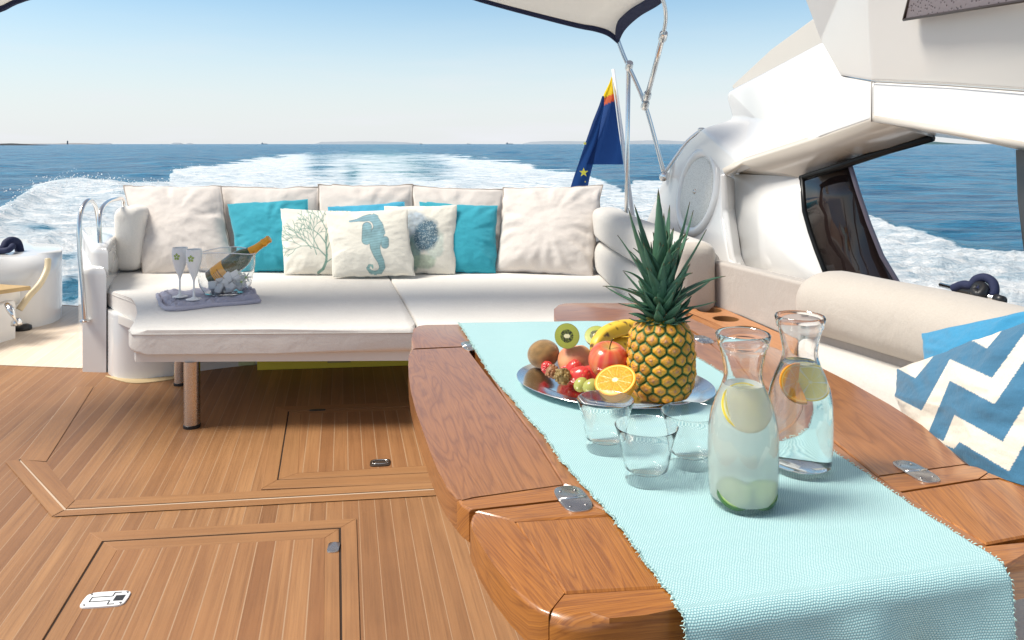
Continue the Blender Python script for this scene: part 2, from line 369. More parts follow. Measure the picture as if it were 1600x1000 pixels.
def build_sea():
    nx, ny = 640, 620
    # radial fan of real water around the boat: spacing grows with distance
    tx = np.linspace(-1, 1, nx); az = np.tan(tx * 1.22) / np.tan(1.22) * 2.6
    dd = 3.0 * (30000 / 3.0) ** (np.linspace(0, 1, ny) ** .92)
    A, D = np.meshgrid(az, dd); X = A * D; Y = D.copy()
    px = 800 + A * F; py = HZ + (CZ - SEA) * F / D
    B = np.interp(px, BX, BY); jag = fbm(X * .25, Y * .25, 4, 3)
    foam = np.clip((py - B) / (6 + .05 * (py - HZ)) + jag * 2.2 + .3, 0, 1); foam *= 1 - .10 * np.exp(-(((px - 595) / 140) ** 4)) * np.clip((310 - py) / 30, 0, 1); foam *= 1 - .25 * np.clip((244 - py) / 12, 0, 1)
    near = np.clip((py - 250) / 60, 0, 1)
    foam *= .61 + .06 * near
    for cx, cy, rx, ry, k in ((497, 262, 28, 34, .13), (672, 268, 46, 24, .13), (600, 258, 60, 46, .04), (590, 234, 100, 12, .07), (548, 282, 16, 30, .10), (330, 275, 60, 6, .08), (800, 270, 60, 6, .07), (880, 262, 40, 7, .2), (112, 455, 30, 26, .30), (105, 405, 40, 10, .2), (60, 360, 50, 8, .2), (150, 330, 60, 7, .15), (-20, 420, 60, 14, .2), (1390, 395, 60, 8, .1), (1580, 420, 40, 14, .14)):
        foam -= k * np.exp(-(((px - cx) / rx) ** 2 + ((py - cy) / ry) ** 2))
    teal = .55 * np.exp(-(((px - 600) / 60) ** 2 + ((py - 268) / 32) ** 2)) + .35 * np.clip(foam, 0, 1) * (py > 240)
    fade = 1 / (1 + (D / 900) ** 2)
    swell = (fbm(X * .05, Y * .11, 3, 11) * .9 * (1 - .7 * np.clip(foam, 0, 1)) + fbm(X * .3, Y * .55, 3, 21) * .30) * np.clip(D / 14, .3, 1) * fade
    crest = np.exp(-((py - B - 9) / 12) ** 2) * np.interp(px, [-300, 0, 60, 110, 190, 250, 300], [.1, .2, .32, .36, .28, .12, 0])
    dark = np.exp(-(((px - 240) / 90) ** 2 + ((py - 252) / 10) ** 2)) * .5
    rough = np.clip(foam, 0, 1) * (fbm(X * 1.3, Y * 1.7, 5, 31) * .60 + np.abs(fbm(X * 4, Y * 4, 4, 41)) * .34) * np.clip(D / 10, .2, 1) / (1 + (D / 45) ** 2)
    Z = SEA + swell + crest + dark * 1.2 + rough
    # skirt near the hull stays below the deck
    Z = np.where(D < 6, np.minimum(Z, SEA + .1), Z)
    V = np.stack([X, Y, Z], -1).reshape(-1, 3)
    i = np.arange(nx * ny).reshape(ny, nx)
    Q = np.stack([i[:-1, :-1], i[:-1, 1:], i[1:, 1:], i[1:, :-1]], -1).reshape(-1, 4)
    me = bpy.data.meshes.new('sea'); me.vertices.add(len(V)); me.vertices.foreach_set('co', V.astype('f').ravel())
    me.loops.add(Q.size); me.loops.foreach_set('vertex_index', Q.ravel().astype('i')); me.polygons.add(len(Q))
    me.polygons.foreach_set('loop_start', np.arange(0, Q.size, 4, dtype='i')); me.polygons.foreach_set('loop_total', np.full(len(Q), 4, 'i'))
    me.update(calc_edges=True); me.polygons.foreach_set('use_smooth', [True] * len(Q))
    for k, a in (('foam', foam), ('teal', teal)):
        q = me.attributes.new(k, 'FLOAT', 'POINT'); q.data.foreach_set('value', np.clip(a, 0, 1).astype('f').ravel())
    me.materials.append(seamat()); o = bpy.data.objects.new('sea', me); C.objects.link(o); structure(o)
    # calmer water all round, just under the fan, out to the horizon
    r = 30000; m2 = simple('open_water', (.006, .07, .16), .25, .3, .05)
    mesh('sea', [(-r, -r, SEA - 1.2), (r, -r, SEA - 1.2), (r, 6, SEA - 1.2), (-r, 6, SEA - 1.2)], [(0, 1, 2, 3)], m2, smooth=False)['kind'] = 'structure'
build_sea()
# spray thrown up along the left wake crest: countless droplets and flecks
def spray():
    V, Fc = [], []
    rr = random.Random(3)
    for k in range(800):
        x = rr.choice([rr.gauss(100, 45), rr.gauss(190, 60), rr.uniform(5, 420)]); b = np.interp(x, BX, BY)
        y = b + rr.uniform(-2, 22); p = G(x, y + 6, SEA); p.z += .35 + abs(rr.gauss(0, .15)) * (1.5 if x < 200 else .7)
        s = rr.uniform(.012, .045); a = rr.uniform(0, 3); n = len(V)
        for q in ((1, 0, .2), (-.5, .8, 0), (-.5, -.8, -.1), (0, 0, 1.1)): V.append(p + Vector((q[0] * math.cos(a) - q[1] * math.sin(a), q[0] * math.sin(a) + q[1] * math.cos(a), q[2])) * s)
        Fc += [(n, n + 1, n + 3), (n + 1, n + 2, n + 3), (n + 2, n, n + 3), (n, n + 2, n + 1)]
    o = mesh('sea_spray', V, Fc, simple('spray_foam', (.92, .93, .94), .8), smooth=True)
    tag(o, 'white spray flying off the wake crest beyond the left pillows', 'spray', kind='stuff')
spray()
# far land
def land(name, pts, depth, mat, thick=500, label=None, cat=None):
    V, Fc = [], []; n = len(pts)
    rr = random.Random(len(pts)); q = []
    for i in range(n - 1):
        for k in range(8):
            t = k / 8; q.append((pts[i][0] * (1 - t) + pts[i + 1][0] * t, pts[i][1] * (1 - t) + pts[i + 1][1] * t - rr.uniform(0, .35)))
    q.append(pts[-1])
    for x, y in q:
        a = P(x, y, depth)
        V += [Vector((a.x, a.y, SEA - 3)), Vector((a.x, a.y + thick * .15, (a.z + SEA) / 2)), a + Vector((0, thick * .4, 0)), Vector((a.x, a.y + thick, SEA - 3))]
    for i in range(len(q) - 1):
        for k in range(3): Fc.append((i * 4 + k, (i + 1) * 4 + k, (i + 1) * 4 + k + 1, i * 4 + k + 1))
    o = mesh(name, V, Fc, mat)
    if label: tag(o, label, cat)
    else: structure(o)
    return o
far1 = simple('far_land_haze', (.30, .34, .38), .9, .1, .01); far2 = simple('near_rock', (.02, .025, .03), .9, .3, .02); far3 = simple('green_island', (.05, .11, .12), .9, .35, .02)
far4 = simple('sandy_coast', (.26, .24, .24), .9, .4, .02)
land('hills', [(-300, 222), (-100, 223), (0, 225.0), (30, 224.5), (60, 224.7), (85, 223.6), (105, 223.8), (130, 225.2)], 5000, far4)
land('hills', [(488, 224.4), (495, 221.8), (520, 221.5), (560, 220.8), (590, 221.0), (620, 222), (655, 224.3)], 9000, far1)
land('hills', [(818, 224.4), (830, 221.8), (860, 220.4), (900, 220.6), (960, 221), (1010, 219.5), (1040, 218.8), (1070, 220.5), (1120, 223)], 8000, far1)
land('island', [(1380, 225.5), (1410, 224), (1425, 222.5), (1440, 221), (1452, 218.5), (1462, 217), (1472, 219), (1490, 221), (1500, 221.4), (1512, 223), (1540, 225)], 4200, far3, 600, 'low green island on the horizon seen through the side opening', 'island')
land('rock', [(-60, 225), (-20, 224), (0, 225), (15, 226), (32, 226.5), (40, 228.5)], 1200, far2, 150, 'low black rock in the sea at the far left', 'rock')
for i, (x0, x1, y, lb) in enumerate(((150, 172, 223.6, 'low islet nearest the lighthouse on the horizon'), (264, 283, 223.2, 'flat dark islet left of a smaller one on the horizon'), (287, 300, 223.8, 'tiny flat islet right beside a longer dark one'))):
    land('islet', [(x0, 225.3), (x0 + 4, y), ((x0 + x1) / 2, y - .3), (x1 - 3, y + .2), (x1, 225.3)], 6000, far1, 80, lb, 'islet')['group'] = 'islets on the horizon'
def tower(px, top, d):
    b = P(px, 225, d); t = thing('lighthouse', 'small round lighthouse on the low coast at far left', 'lighthouse', (b.x, b.y, SEA))
    h = P(px, top, d).z - SEA; r = h * .16
    v, f = lathe([(0.01, 0), (r * 1.2, 0), (r, h * .72), (r * 1.3, h * .73), (r * 1.3, h * .78), (r * .8, h * .78), (r * .8, h * .92), (.01, h)], 16)
    mesh('tower', *xf((v, f), (b.x, b.y, SEA)), far4, t, auto=40)
tower(105.5, 219.5, 4900)
def ship(px, d, L, lb):
    b = P(px, 225, d); b.z = SEA; t = thing('ship', lb, 'ship', b, 'small ships along the horizon'); 
    hull = [(-.5, -.06), (.42, -.06), (.5, 0), (.42, .06), (-.5, .06)]
    mesh('hull', *xf(prism([(x * L, y * L) for x, y in hull], -.02 * L, .09 * L), b), far1, t, smooth=False)
    for nm, bx_ in (('cabin', box((-.42 * L, -.05 * L, .09 * L), (-.2 * L, .05 * L, .2 * L))), ('funnel', box((-.36 * L, -.03 * L, .2 * L), (-.28 * L, .03 * L, .27 * L))), ('mast', box((.1 * L, -.01 * L, .09 * L), (.12 * L, .01 * L, .22 * L)))):
        mesh(nm, *xf(bx_, b), far1, t, smooth=False)
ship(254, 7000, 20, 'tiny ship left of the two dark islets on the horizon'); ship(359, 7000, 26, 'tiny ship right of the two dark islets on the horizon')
ship(413, 7500, 62, 'larger grey ship left of the middle headland'); ship(733, 7500, 40, 'small ship right of the middle headland on the horizon'); ship(796, 7500, 70, 'larger grey ship just left of the right coast')

# ================================================================ DECK
BA = math.atan(.22)                       # the planks run astern, turned a little to the left
ud = Vector((-math.sin(BA), math.cos(BA))); vd = Vector((math.cos(BA), math.sin(BA)))
def uvdir(a, off=(0, 0)):
    u = Vector((math.cos(a), math.sin(a))); v = Vector((-u.y, u.x))
    return lambda co, n: (co.xy.dot(u) + off[0] + (co.z if abs(n.z) < .5 else 0), co.xy.dot(v) + off[1] + (co.z if abs(n.z) < .5 else 0))
AST = math.atan2(ud.y, ud.x)
deckpoly = [(-3.05, -1.2), (-3.05, 4.5), tuple(G(0, 497).xy), tuple(G(95, 476).xy), tuple(G(128, 478).xy), (-1.9, 5.6), (1.3, 5.4), (1.3, -1.2)]
o = mesh('deck', *prism(deckpoly, -.08, 0), M['deck'], uv=uvdir(AST), smooth=False); structure(o)
o = mesh('hull', *prism([(-3.0, -1.2), (-3.0, 4.4), (-1.85, 5.5), (1.3, 5.3), (1.3, -1.2)], -1.3, -.085), M['gel'], smooth=False); structure(o)
plat = [G(0, 571).xy, G(128, 576).xy, G(150, 530).xy, G(128, 480).xy, G(90, 478).xy, G(0, 497).xy, Vector((-3.4, 4.6)), Vector((-3.4, 4.2))]
o = mesh('platform', *prism(plat, .001, .003), M['decklight'], smooth=False, uv=uvdir(AST)); structure(o)  # thin deck patch carrying the painted sun glare
def sheet(poly, z, mat, ang, name='deck_border'):
    pts = xy(poly); V = [(p.x, p.y, z) for p in pts]
    a = sum(V[i][0] * V[(i + 1) % len(V)][1] - V[(i + 1) % len(V)][0] * V[i][1] for i in range(len(V)))
    f = tuple(range(len(V))) if a > 0 else tuple(range(len(V)))[::-1]
    return V, [f], ang
def pang(a, b): p = G(*a).xy; q = G(*b).xy; return math.atan2((q - p).y, (q - p).x)
# inlaid border planks and their pale caulk, all one sheet object each
def sheets(name, polys, z, mat):
    me_all = []; V, Fc, UV = [], [], []
    for k, (poly, ang) in enumerate(polys):
        v, f, _ = sheet(poly, z, mat, ang); b = len(V); V += v; Fc += [tuple(i + b for i in q) for q in f]
        u = Vector((math.cos(ang), math.sin(ang))); w = Vector((-u.y, u.x)); c0 = Vector(v[0][:2])
        UV += [((Vector(p[:2])).dot(u) + k * 3.7, (Vector(p[:2]) - c0).dot(w) + .25 + .5 * k) for p in v]
    o = mesh(name, V, Fc, mat, uv=UV, smooth=False); return structure(o)
L = [(120, 605), (30, 719), (102, 797), (320, 785), (760, 760)]
Li = [(146, 605), (72, 722), (117, 782), (320, 774), (760, 749)]
Lo = [(96, 605), (8, 722), (81, 809), (320, 797), (760, 772)]
sheets('deck_caulk', [([(119, 605), (29, 719), (30, 722), (122, 605)], 0), ([(29, 719), (101, 798.5), (104, 797), (31, 718)], 0), ([(100, 798.2), (762, 761.8), (762, 760), (104, 796.4)], 0),
     ], .0015, M['caulk'])
sheets('deck_border', [([L[1], L[0], Li[0], Li[1]], pang(L[1], L[0])), ([(32, 719), (72, 723), (117, 782.5), (103.5, 796)], pang(L[1], L[2])), ([(104.5, 796), (118, 782.8), (760, 750.5), (760, 760)], pang(L[2], L[4])),
     ([(8, 722), (28, 719), (100, 798), (81, 808)], pang(L[1], L[2])), ([(82, 808.4), (101, 798.6), (760, 762), (760, 771)], pang(L[2], L[4]))], .003, M['strip'])
# deck hatches: each a lid lying in a framed opening
def hatch(label, outer, gap, inner, hinge, latch, latchkind):
    c = sum((G(*p) for p in gap), Vector()) / 4
    t = thing('deck_hatch', label, 'hatch', c, 'hatches in the teak deck')
    def strips(name, a, b, z0, z1, n=4, top=None):
        for i in range(4):
            j = (i + 1) % 4; poly = xy([a[i], a[j], b[j], b[i]]); ang = pang(a[i], a[j])
            w0 = poly[0]; u = Vector((math.cos(ang), math.sin(ang))); w = Vector((-u.y, u.x))
            mesh(name, *prism(poly, z0, z1, .0012, 1), M['strip'], t, smooth=False, uv=lambda co, nn, u=u, w=w, w0=w0, i=i: (co.xy.dot(u) + i * 5.3, (co.xy - w0).dot(w) + .25 + co.z))
    strips('frame', outer, gap, .001, .0045)
    def shrink(q, s): cx = sum(x for x, y in q) / 4; cy = sum(y for x, y in q) / 4; return [(x + (cx - x) * s, y + (cy - y) * s) for x, y in q]
    mesh('gap', *prism(xy(gap), .0008, .0016), M['dark'], t, smooth=False)
    g2 = shrink(gap, .016)
    strips('lid_border', g2, inner, .002, .0045)
    mesh('lid', *prism(xy(inner), .002, .0045), M['hatch'], t, smooth=False, uv=uvdir(AST, (3, .02)))
    return t
h1 = hatch('large square teak hatch in the near deck with a white flush ring latch', [(140, 834), (557, 812), (566, 1110), (-20, 1110)], [(160, 847), (533, 826), (536, 1095), (10, 1095)],
      [(183, 862), (507, 843), (506, 1075), (60, 1075)], None, None, 0)
h2 = hatch('smaller teak hatch in shade beside the table with a dark latch', [(431, 637), (676, 628), (760, 752), (408, 766)], [(450, 643.5), (672, 635), (745, 737), (433, 752)], [(470, 648), (660, 641), (722, 726), (466, 741)], None, None, 1)
def plate(name, cx, cy, w, h, z, ang, mat, parent, th=.004, rnd=.3):
    c = G(cx, cy, z); pts = []
    for k in range(28):
        a = 2 * math.pi * k / 28; e = 2 / (5 if rnd < .5 else 2.4)
        x = math.copysign(abs(math.cos(a)) ** e, math.cos(a)) * w / 2; y = math.copysign(abs(math.sin(a)) ** e, math.sin(a)) * h / 2
        pts.append((c.x + x * math.cos(ang) - y * math.sin(ang), c.y + x * math.sin(ang) + y * math.cos(ang)))
    return mesh(name, *prism(pts, z, z + th, .001, 2), mat, parent, smooth=True, auto=30), c
LAT = math.atan2(vd.y, vd.x) - .1
lt, c = plate('latch', 165, 938, .112, .068, .0047, LAT, simple('white_latch', (.85, .85, .84), .25), h1)
mk = simple('latch_slot', (.03, .03, .03), .4)
def bar(c, dx, dy, w, h, ang, z0, z1):
    q = [(c.x + (dx + x) * math.cos(ang) - (dy + y) * math.sin(ang), c.y + (dx + x) * math.sin(ang) + (dy + y) * math.cos(ang)) for x, y in ((-w / 2, -h / 2), (w / 2, -h / 2), (w / 2, h / 2), (-w / 2, h / 2))]
    return prism(q, z0, z1)
v, f = join(bar(c, -.012, .010, .05, .003, LAT, .0087, .0094), bar(c, -.012, -.010, .05, .003, LAT, .0087, .0094), bar(c, -.037, 0, .003, .022, LAT, .0087, .0094),
            bar(c, .014, .018, .003, .018, LAT, .0087, .0094), bar(c, .014, -.018, .003, .018, LAT, .0087, .0094), bar(c, .034, .0, .024, .024, LAT, .0087, .0095), bar(c, .022, .026, .018, .003, LAT, .0087, .0094), bar(c, .022, -.026, .018, .003, LAT, .0087, .0094))
mesh('ring_slot', v, f, mk, lt, smooth=False)
for v, f in ([xf(lathe([(0, .0098), (.004, .0098), (.0045, .0087)], 10), (c.x + x * math.cos(LAT) - y * math.sin(LAT), c.y + x * math.sin(LAT) + y * math.cos(LAT), 0)) for x, y in ((-.045, .024), (.045, .024), (-.045, -.024), (.045, -.024))]):
    mesh('screw', v, f, M['steelw'], lt)
hg, c = plate('hinge', 521, 856, .034, .058, .0047, LAT, M['steelw'], h1, .003)
lt, c = plate('latch', 594, 724, .075, .06, .0047, LAT, simple('dark_latch', (.05, .035, .025), .25), h2, .004)
mesh('ring', *xf(tube(smoothpath([(-.025, -.015, 0), (.025, -.015, 0), (.025, .015, 0), (-.025, .015, 0), (-.025, -.015, 0)], 4), .002, 6), (c.x, c.y, .0105), rot('Z', math.degrees(LAT))), M['steelw'], lt)
plate('hinge', 496, 641, .07, .02, .0047, LAT, simple('dark_hinge', (.04, .04, .03), .4), h2, .003)

# ================================================================ SOFA (sunpad) along the stern
ZS = .427
sofa = thing('sofa', 'wide white cushioned stern sofa with sunpad on chrome legs', 'sofa', G(420, 560))
pl = chaikin(xy([(166, 560), (167, 590), (215, 594), (262, 589), (320, 578), (430, 566), (640, 560), (900, 555)]), 2, False)
pl = [tuple(p) for p in pl] + [(1.0, 4.2), (1.0, 5.2), (-2.05, 5.2), tuple(G(166, 560).xy)]
mesh('plinth', *prism(pl, 0, .33, .02, 3), M['gel'], sofa, auto=40)
mesh('plinth_trim', *prism([tuple(p) for p in chaikin(xy([(163, 588), (190, 597), (215, 600.5), (262, 595), (300, 587), (262, 589), (215, 594), (167, 588)]), 2)], .0008, .004), simple('pale_teak_trim', (.62, .47, .26), .5), sofa, smooth=False)
c1 = [(176, 429), (168, 440), (168, 452), (183, 458), (205, 466), (222, 476), (224, 487), (212, 499), (201, 510), (206, 516), (230, 516), (430, 514.5), (640, 513.5), (650, 512), (648, 505), (603.5, 427), (603, 413), (172, 411)]
c1p = [tuple(p) for p in xy(c1, ZS)]
o = mesh('seat_cushion', *prism(c1p, ZS - .1, ZS, .026, 5, outer=None, botbev=True), M['cush'], sofa, auto=60)
c2 = [(606, 427), (654, 511), (665, 513), (760, 512.5), (1010, 512), (1000, 471), (930, 428), (928, 413), (604.5, 413)]
mesh('seat_cushion', *prism([tuple(p) for p in xy(c2, ZS)], ZS - .1, ZS, .022, 5, botbev=True), M['cush'], sofa, auto=60)
b1 = [tuple(p) for p in xy([(172, 445), (176, 458), (210, 470), (226, 480), (228, 487), (210, 508), (212, 512), (640, 510), (1000, 508), (985, 470), (925, 425), (600, 425), (190, 425)], ZS)]
mesh('seat_board', *prism(b1, ZS - .145, ZS - .101, .008, 2), M['geldeck'], sofa, auto=40)
def chrome_leg(px, py, top, r):
    b = G(px, py); v1 = lathe([(0, 0), (r * 1.06, 0), (r * 1.06, .012), (r, .014)], 28); v2 = lathe([(r, .012), (r, top), (0, top)], 28)
    l = mesh('leg', *xf(v2, b), M['steelw'], sofa, auto=40); mesh('foot', *xf(v1, b), M['black'], l, auto=40)
chrome_leg(300, 667, ZS - .146, .033); chrome_leg(282, 601, ZS - .146, .030)
for cp_ in (c1p, [tuple(p) for p in xy(c2, ZS)]):
    for zz in (ZS - .018,):
        pth = [Vector((x, y, zz)) for x, y in cp_]; pth.append(pth[0]); mesh('piping', *tube(pth, .0028, 6, False), M['cushs'], sofa)
# white back coaming behind the pillows
mesh('backrest', *box((-2.02, 4.99, .0), (.75, 5.2, .78), .05, 4), M['gel'], sofa, auto=40)
mesh('side_bolster', *xf(box((-.083, -.19, 0), (.083, .19, .385), .055, 5), P(192, 425, 4.58) + Vector((0, .19, 0)) - Vector((0, 0, .0)), rot('Z', 4)), M['cush'], sofa, auto=80)
def roll(name, path, w, h, mat, parent, n=28, e=2.6, label=None, dome=.42):
    """a stuffed roll: rounded-rectangle section swept along a path, domed at both ends"""
    q_ = smoothpath(path, 10); d_ = [0]
    for a_, b_ in zip(q_, q_[1:]): d_.append(d_[-1] + (b_ - a_).length)
    LT = d_[-1]; hw = w * dome; tt = [hw * (1 - math.cos(math.pi / 2 * i / 9)) for i in range(9)]; mid = list(np.linspace(hw, LT - hw, 40)); tt = tt + mid + [LT - x for x in reversed(tt)]
    path = [Vector([float(np.interp(x, d_, [p_[c_] for p_ in q_])) for c_ in range(3)]) for x in tt]; V, Fc = [], []; m = len(path)
    for i, p in enumerate(path):
        t = (path[min(i + 1, m - 1)] - path[max(i - 1, 0)]); t.z = 0; t.normalize(); side = Vector((t.y, -t.x, 0))
        s = min(1, min(tt[i], LT - tt[i]) / hw); s = max(.02, (1 - (1 - s) ** 2.4) ** .5)
        for k in range(n):
            a = 2 * math.pi * k / n; cx = math.copysign(abs(math.cos(a)) ** (2 / e), math.cos(a)); cz = math.copysign(abs(math.sin(a)) ** (2 / e), math.sin(a))
            wob = .004 * mnoise.noise(p * 5 + Vector((math.cos(2 * math.pi * k / n), 0, math.sin(2 * math.pi * k / n))))
            V.append(p + side * (cx * (w / 2 * s + wob)) + Vector((0, 0, cz * (h / 2 * s + wob * .5))))
    for i in range(m - 1):
        for k in range(n): Fc.append((i * n + k, i * n + (k + 1) % n, (i + 1) * n + (k + 1) % n, (i + 1) * n + k))
    Fc.append(tuple(range(n - 1, -1, -1))); Fc.append(tuple((m - 1) * n + k for k in range(n)))
    return mesh(name, V, Fc, mat, parent)
rp = [(.58, 4.75), (.60, 4.3), (.65, 3.75), (.70, 3.3), (.73, 3.03)]
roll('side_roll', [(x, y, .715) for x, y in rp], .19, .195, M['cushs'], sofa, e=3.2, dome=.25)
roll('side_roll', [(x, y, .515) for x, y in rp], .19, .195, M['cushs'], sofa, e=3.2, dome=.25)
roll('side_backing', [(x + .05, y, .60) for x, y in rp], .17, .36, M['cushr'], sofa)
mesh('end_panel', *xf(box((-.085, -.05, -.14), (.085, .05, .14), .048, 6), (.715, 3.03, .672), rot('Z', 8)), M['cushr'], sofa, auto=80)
# ---------------- storage covers under the seat
def under(label, x0, x1, y0, y1, dz, mat, dep=.35):
    a, b = G(x0, y0), G(x1, y1); d = (b - a).normalized(); nrm = Vector((-d.y, d.x, 0)) * dep
    pts = [tuple(q.xy) for q in (a, b, b + nrm, a + nrm)]
    t = thing('storage_box', label, 'storage box', (a + b) / 2); mesh('body', *prism(pts, .002, dz, .012, 3), mat, t, auto=40)
    c = a.lerp(b, .42); e = a.lerp(b, .56); off = -Vector((-d.y, d.x, 0)) * .003
    mesh('label_patch', *prism([tuple((q + off * k).xy) for q, k in ((c, 1), (e, 1), (e, -1), (c, -1))], .03, dz - .035), simple('faded_print', (.36, .28, .10), .7), t, smooth=False)
    return t
under('bright yellow storage case on the deck under the sofa', 402, 660, 579, 571, .16, M['yellow'])
under('pale yellow storage case under the sofa behind the chrome legs', 338, 398, 574, 571, .13, M['paley'], .25)

# ================================================================ LEFT SIDE: gate wall, grab rails, bulwark
wall = thing('gate_wall', 'white moulded boarding gate wall left of the sofa', 'wall', G(150, 580))
wp = xy([(129, 581), (166, 582)]); w0, w1 = wp
mesh('panel', *prism([tuple(w0), tuple(w1), (-2.56, 5.1), (-2.88, 5.1)], 0, .56, .05, 4), M['gel'], wall, auto=40)
mesh('shoulder', *prism([(w0.x + .03, w0.y + .03), (w1.x, w1.y + .02), (-2.56, 5.05), (-2.84, 5.05)], .5, .66, .06, 5), M['gel'], wall, auto=60)
def rail(label, pts, r=.012, base=True):
    pts = smoothpath(pts, 10); t = thing('grab_rail', label, 'grab rail', pts[0], 'stainless grab rails')
    mesh('rail_tube', *tube(pts, r, 14), M['steel'], t)
    for q, nx in ((pts[0], pts[1]), (pts[-1], pts[-2])):
        mesh('rail_foot', *xf(lathe([(0, 0), (r * 2.2, 0), (r * 2.2, .006), (r * 1.2, .012), (r, .012)], 18), q, rot('X', 0)), M['steel'], t, auto=40)
    return t
rail('tall curved stainless grab rail on the outer edge of the boarding gate', [P(133, 502, 4.02), P(130, 460, 4.02), P(125, 400, 4.03), P(124, 350, 4.05), P(129, 324, 4.1), P(139, 313, 4.2), P(149, 322, 4.4), P(154, 350, 4.6), P(156, 385, 4.75)])
rail('shorter curved stainless grab rail against the sofa side', [P(157, 390, 4.2), P(155, 350, 4.2), P(158, 328, 4.25), P(168, 316, 4.4), P(182, 311, 4.6), P(192, 313, 4.8), P(194, 340, 4.9)])
bw = thing('bulwark', 'white rounded stern bulwark moulding at the left edge', 'bulwark', (-3.5, 5.2, 0))
bp = [tuple(p) for p in chaikin([Vector(q) for q in ((-4.6, 4.75), (-3.35, 4.80), (-3.02, 5.08), (-3.20, 5.50), (-3.62, 6.0), (-4.6, 6.1))], 2)]
mesh('moulding', *prism(bp, -.3, .46, .14, 8), M['gel'], bw, auto=60)
mesh('rub_strip', *tube(smoothpath([P(75, 405, 5.02), P(73, 422, 4.98), P(62, 444, 4.9), P(46, 462, 4.85), P(30, 484, 4.8)], 8), .02, 10), simple('cream_strip', (.66, .55, .36), .4), bw)
st = thing('boarding_step', 'white boarding step with a teak tread at the left edge', 'step', (-3.2, 4.5, 0))
s0, s1 = G(24, 528), G(-260, 600)
mesh('block', *prism([tuple(G(24, 529).xy), tuple(G(-60, 556).xy), (-4.4, 4.2), (-4.4, 5.0), (-3.42, 4.78)], 0, .24, .02, 3), M['gel'], st, auto=40)
mesh('tread', *prism([tuple(P(-80, 512, 4.45).xy), tuple(P(0, 478, 4.6).xy), tuple(P(48, 444, 4.74).xy), (-3.3, 4.83), (-4.3, 4.9)], .30, .325, .006, 2), simple('honey_teak', (.56, .38, .17), .45, .2, 12), st, auto=40)
mesh('riser', *prism([tuple(P(-80, 512, 4.5).xy), tuple(P(0, 478, 4.66).xy), (-3.1, 4.84), (-4.3, 4.95)], .2, .30), M['gel'], st, smooth=False)
cl = thing('deck_cleat', 'polished chrome hinge fitting beside the boarding step', 'cleat', P(20, 495, 4.55))
mesh('arm', *tube(smoothpath([P(10, 475, 4.6), P(16, 484, 4.56), P(22, 496, 4.55), P(28, 508, 4.6)], 5), [.012 + .008 * math.sin(i * .35) for i in range(16)], 10), M['steel'], cl)
mesh('base', *xf(lathe([(0, 0), (.03, 0), (.03, .02), (.018, .04), (0, .045)], 18), P(26, 508, 4.62)), M['steel'], cl)
o = mesh('door_stop', *xf(lathe([(0, 0), (.046, 0), (.052, .01), (.048, .028), (.03, .038), (0, .040)], 28), G(36, 516)), M['black']); tag(o, 'round black rubber stop on the pale deck by the step', 'door stop')
rp_ = thing('mooring_rope', 'navy mooring rope looped on top of the left bulwark', 'rope', P(10, 392, 5.3))
lp = [P(-30, 383, 5.25), P(-8, 390, 5.2), P(6, 388, 5.2), P(10, 380, 5.22), P(18, 376, 5.25), P(27, 380, 5.3), P(31, 394, 5.3)]
def ropemesh(pts, r):
    pts = smoothpath(pts, 12); v, f = tube(pts, r, 14)
    return [Vector(p) * 1 for p in v], f
mesh('loop', *ropemesh(lp, .028), M['navy'], rp_); mesh('strand', *ropemesh([P(-20, 392, 5.15), P(2, 392, 5.15), P(14, 390, 5.15), P(20, 384, 5.2)], .02), M['navy'], rp_)

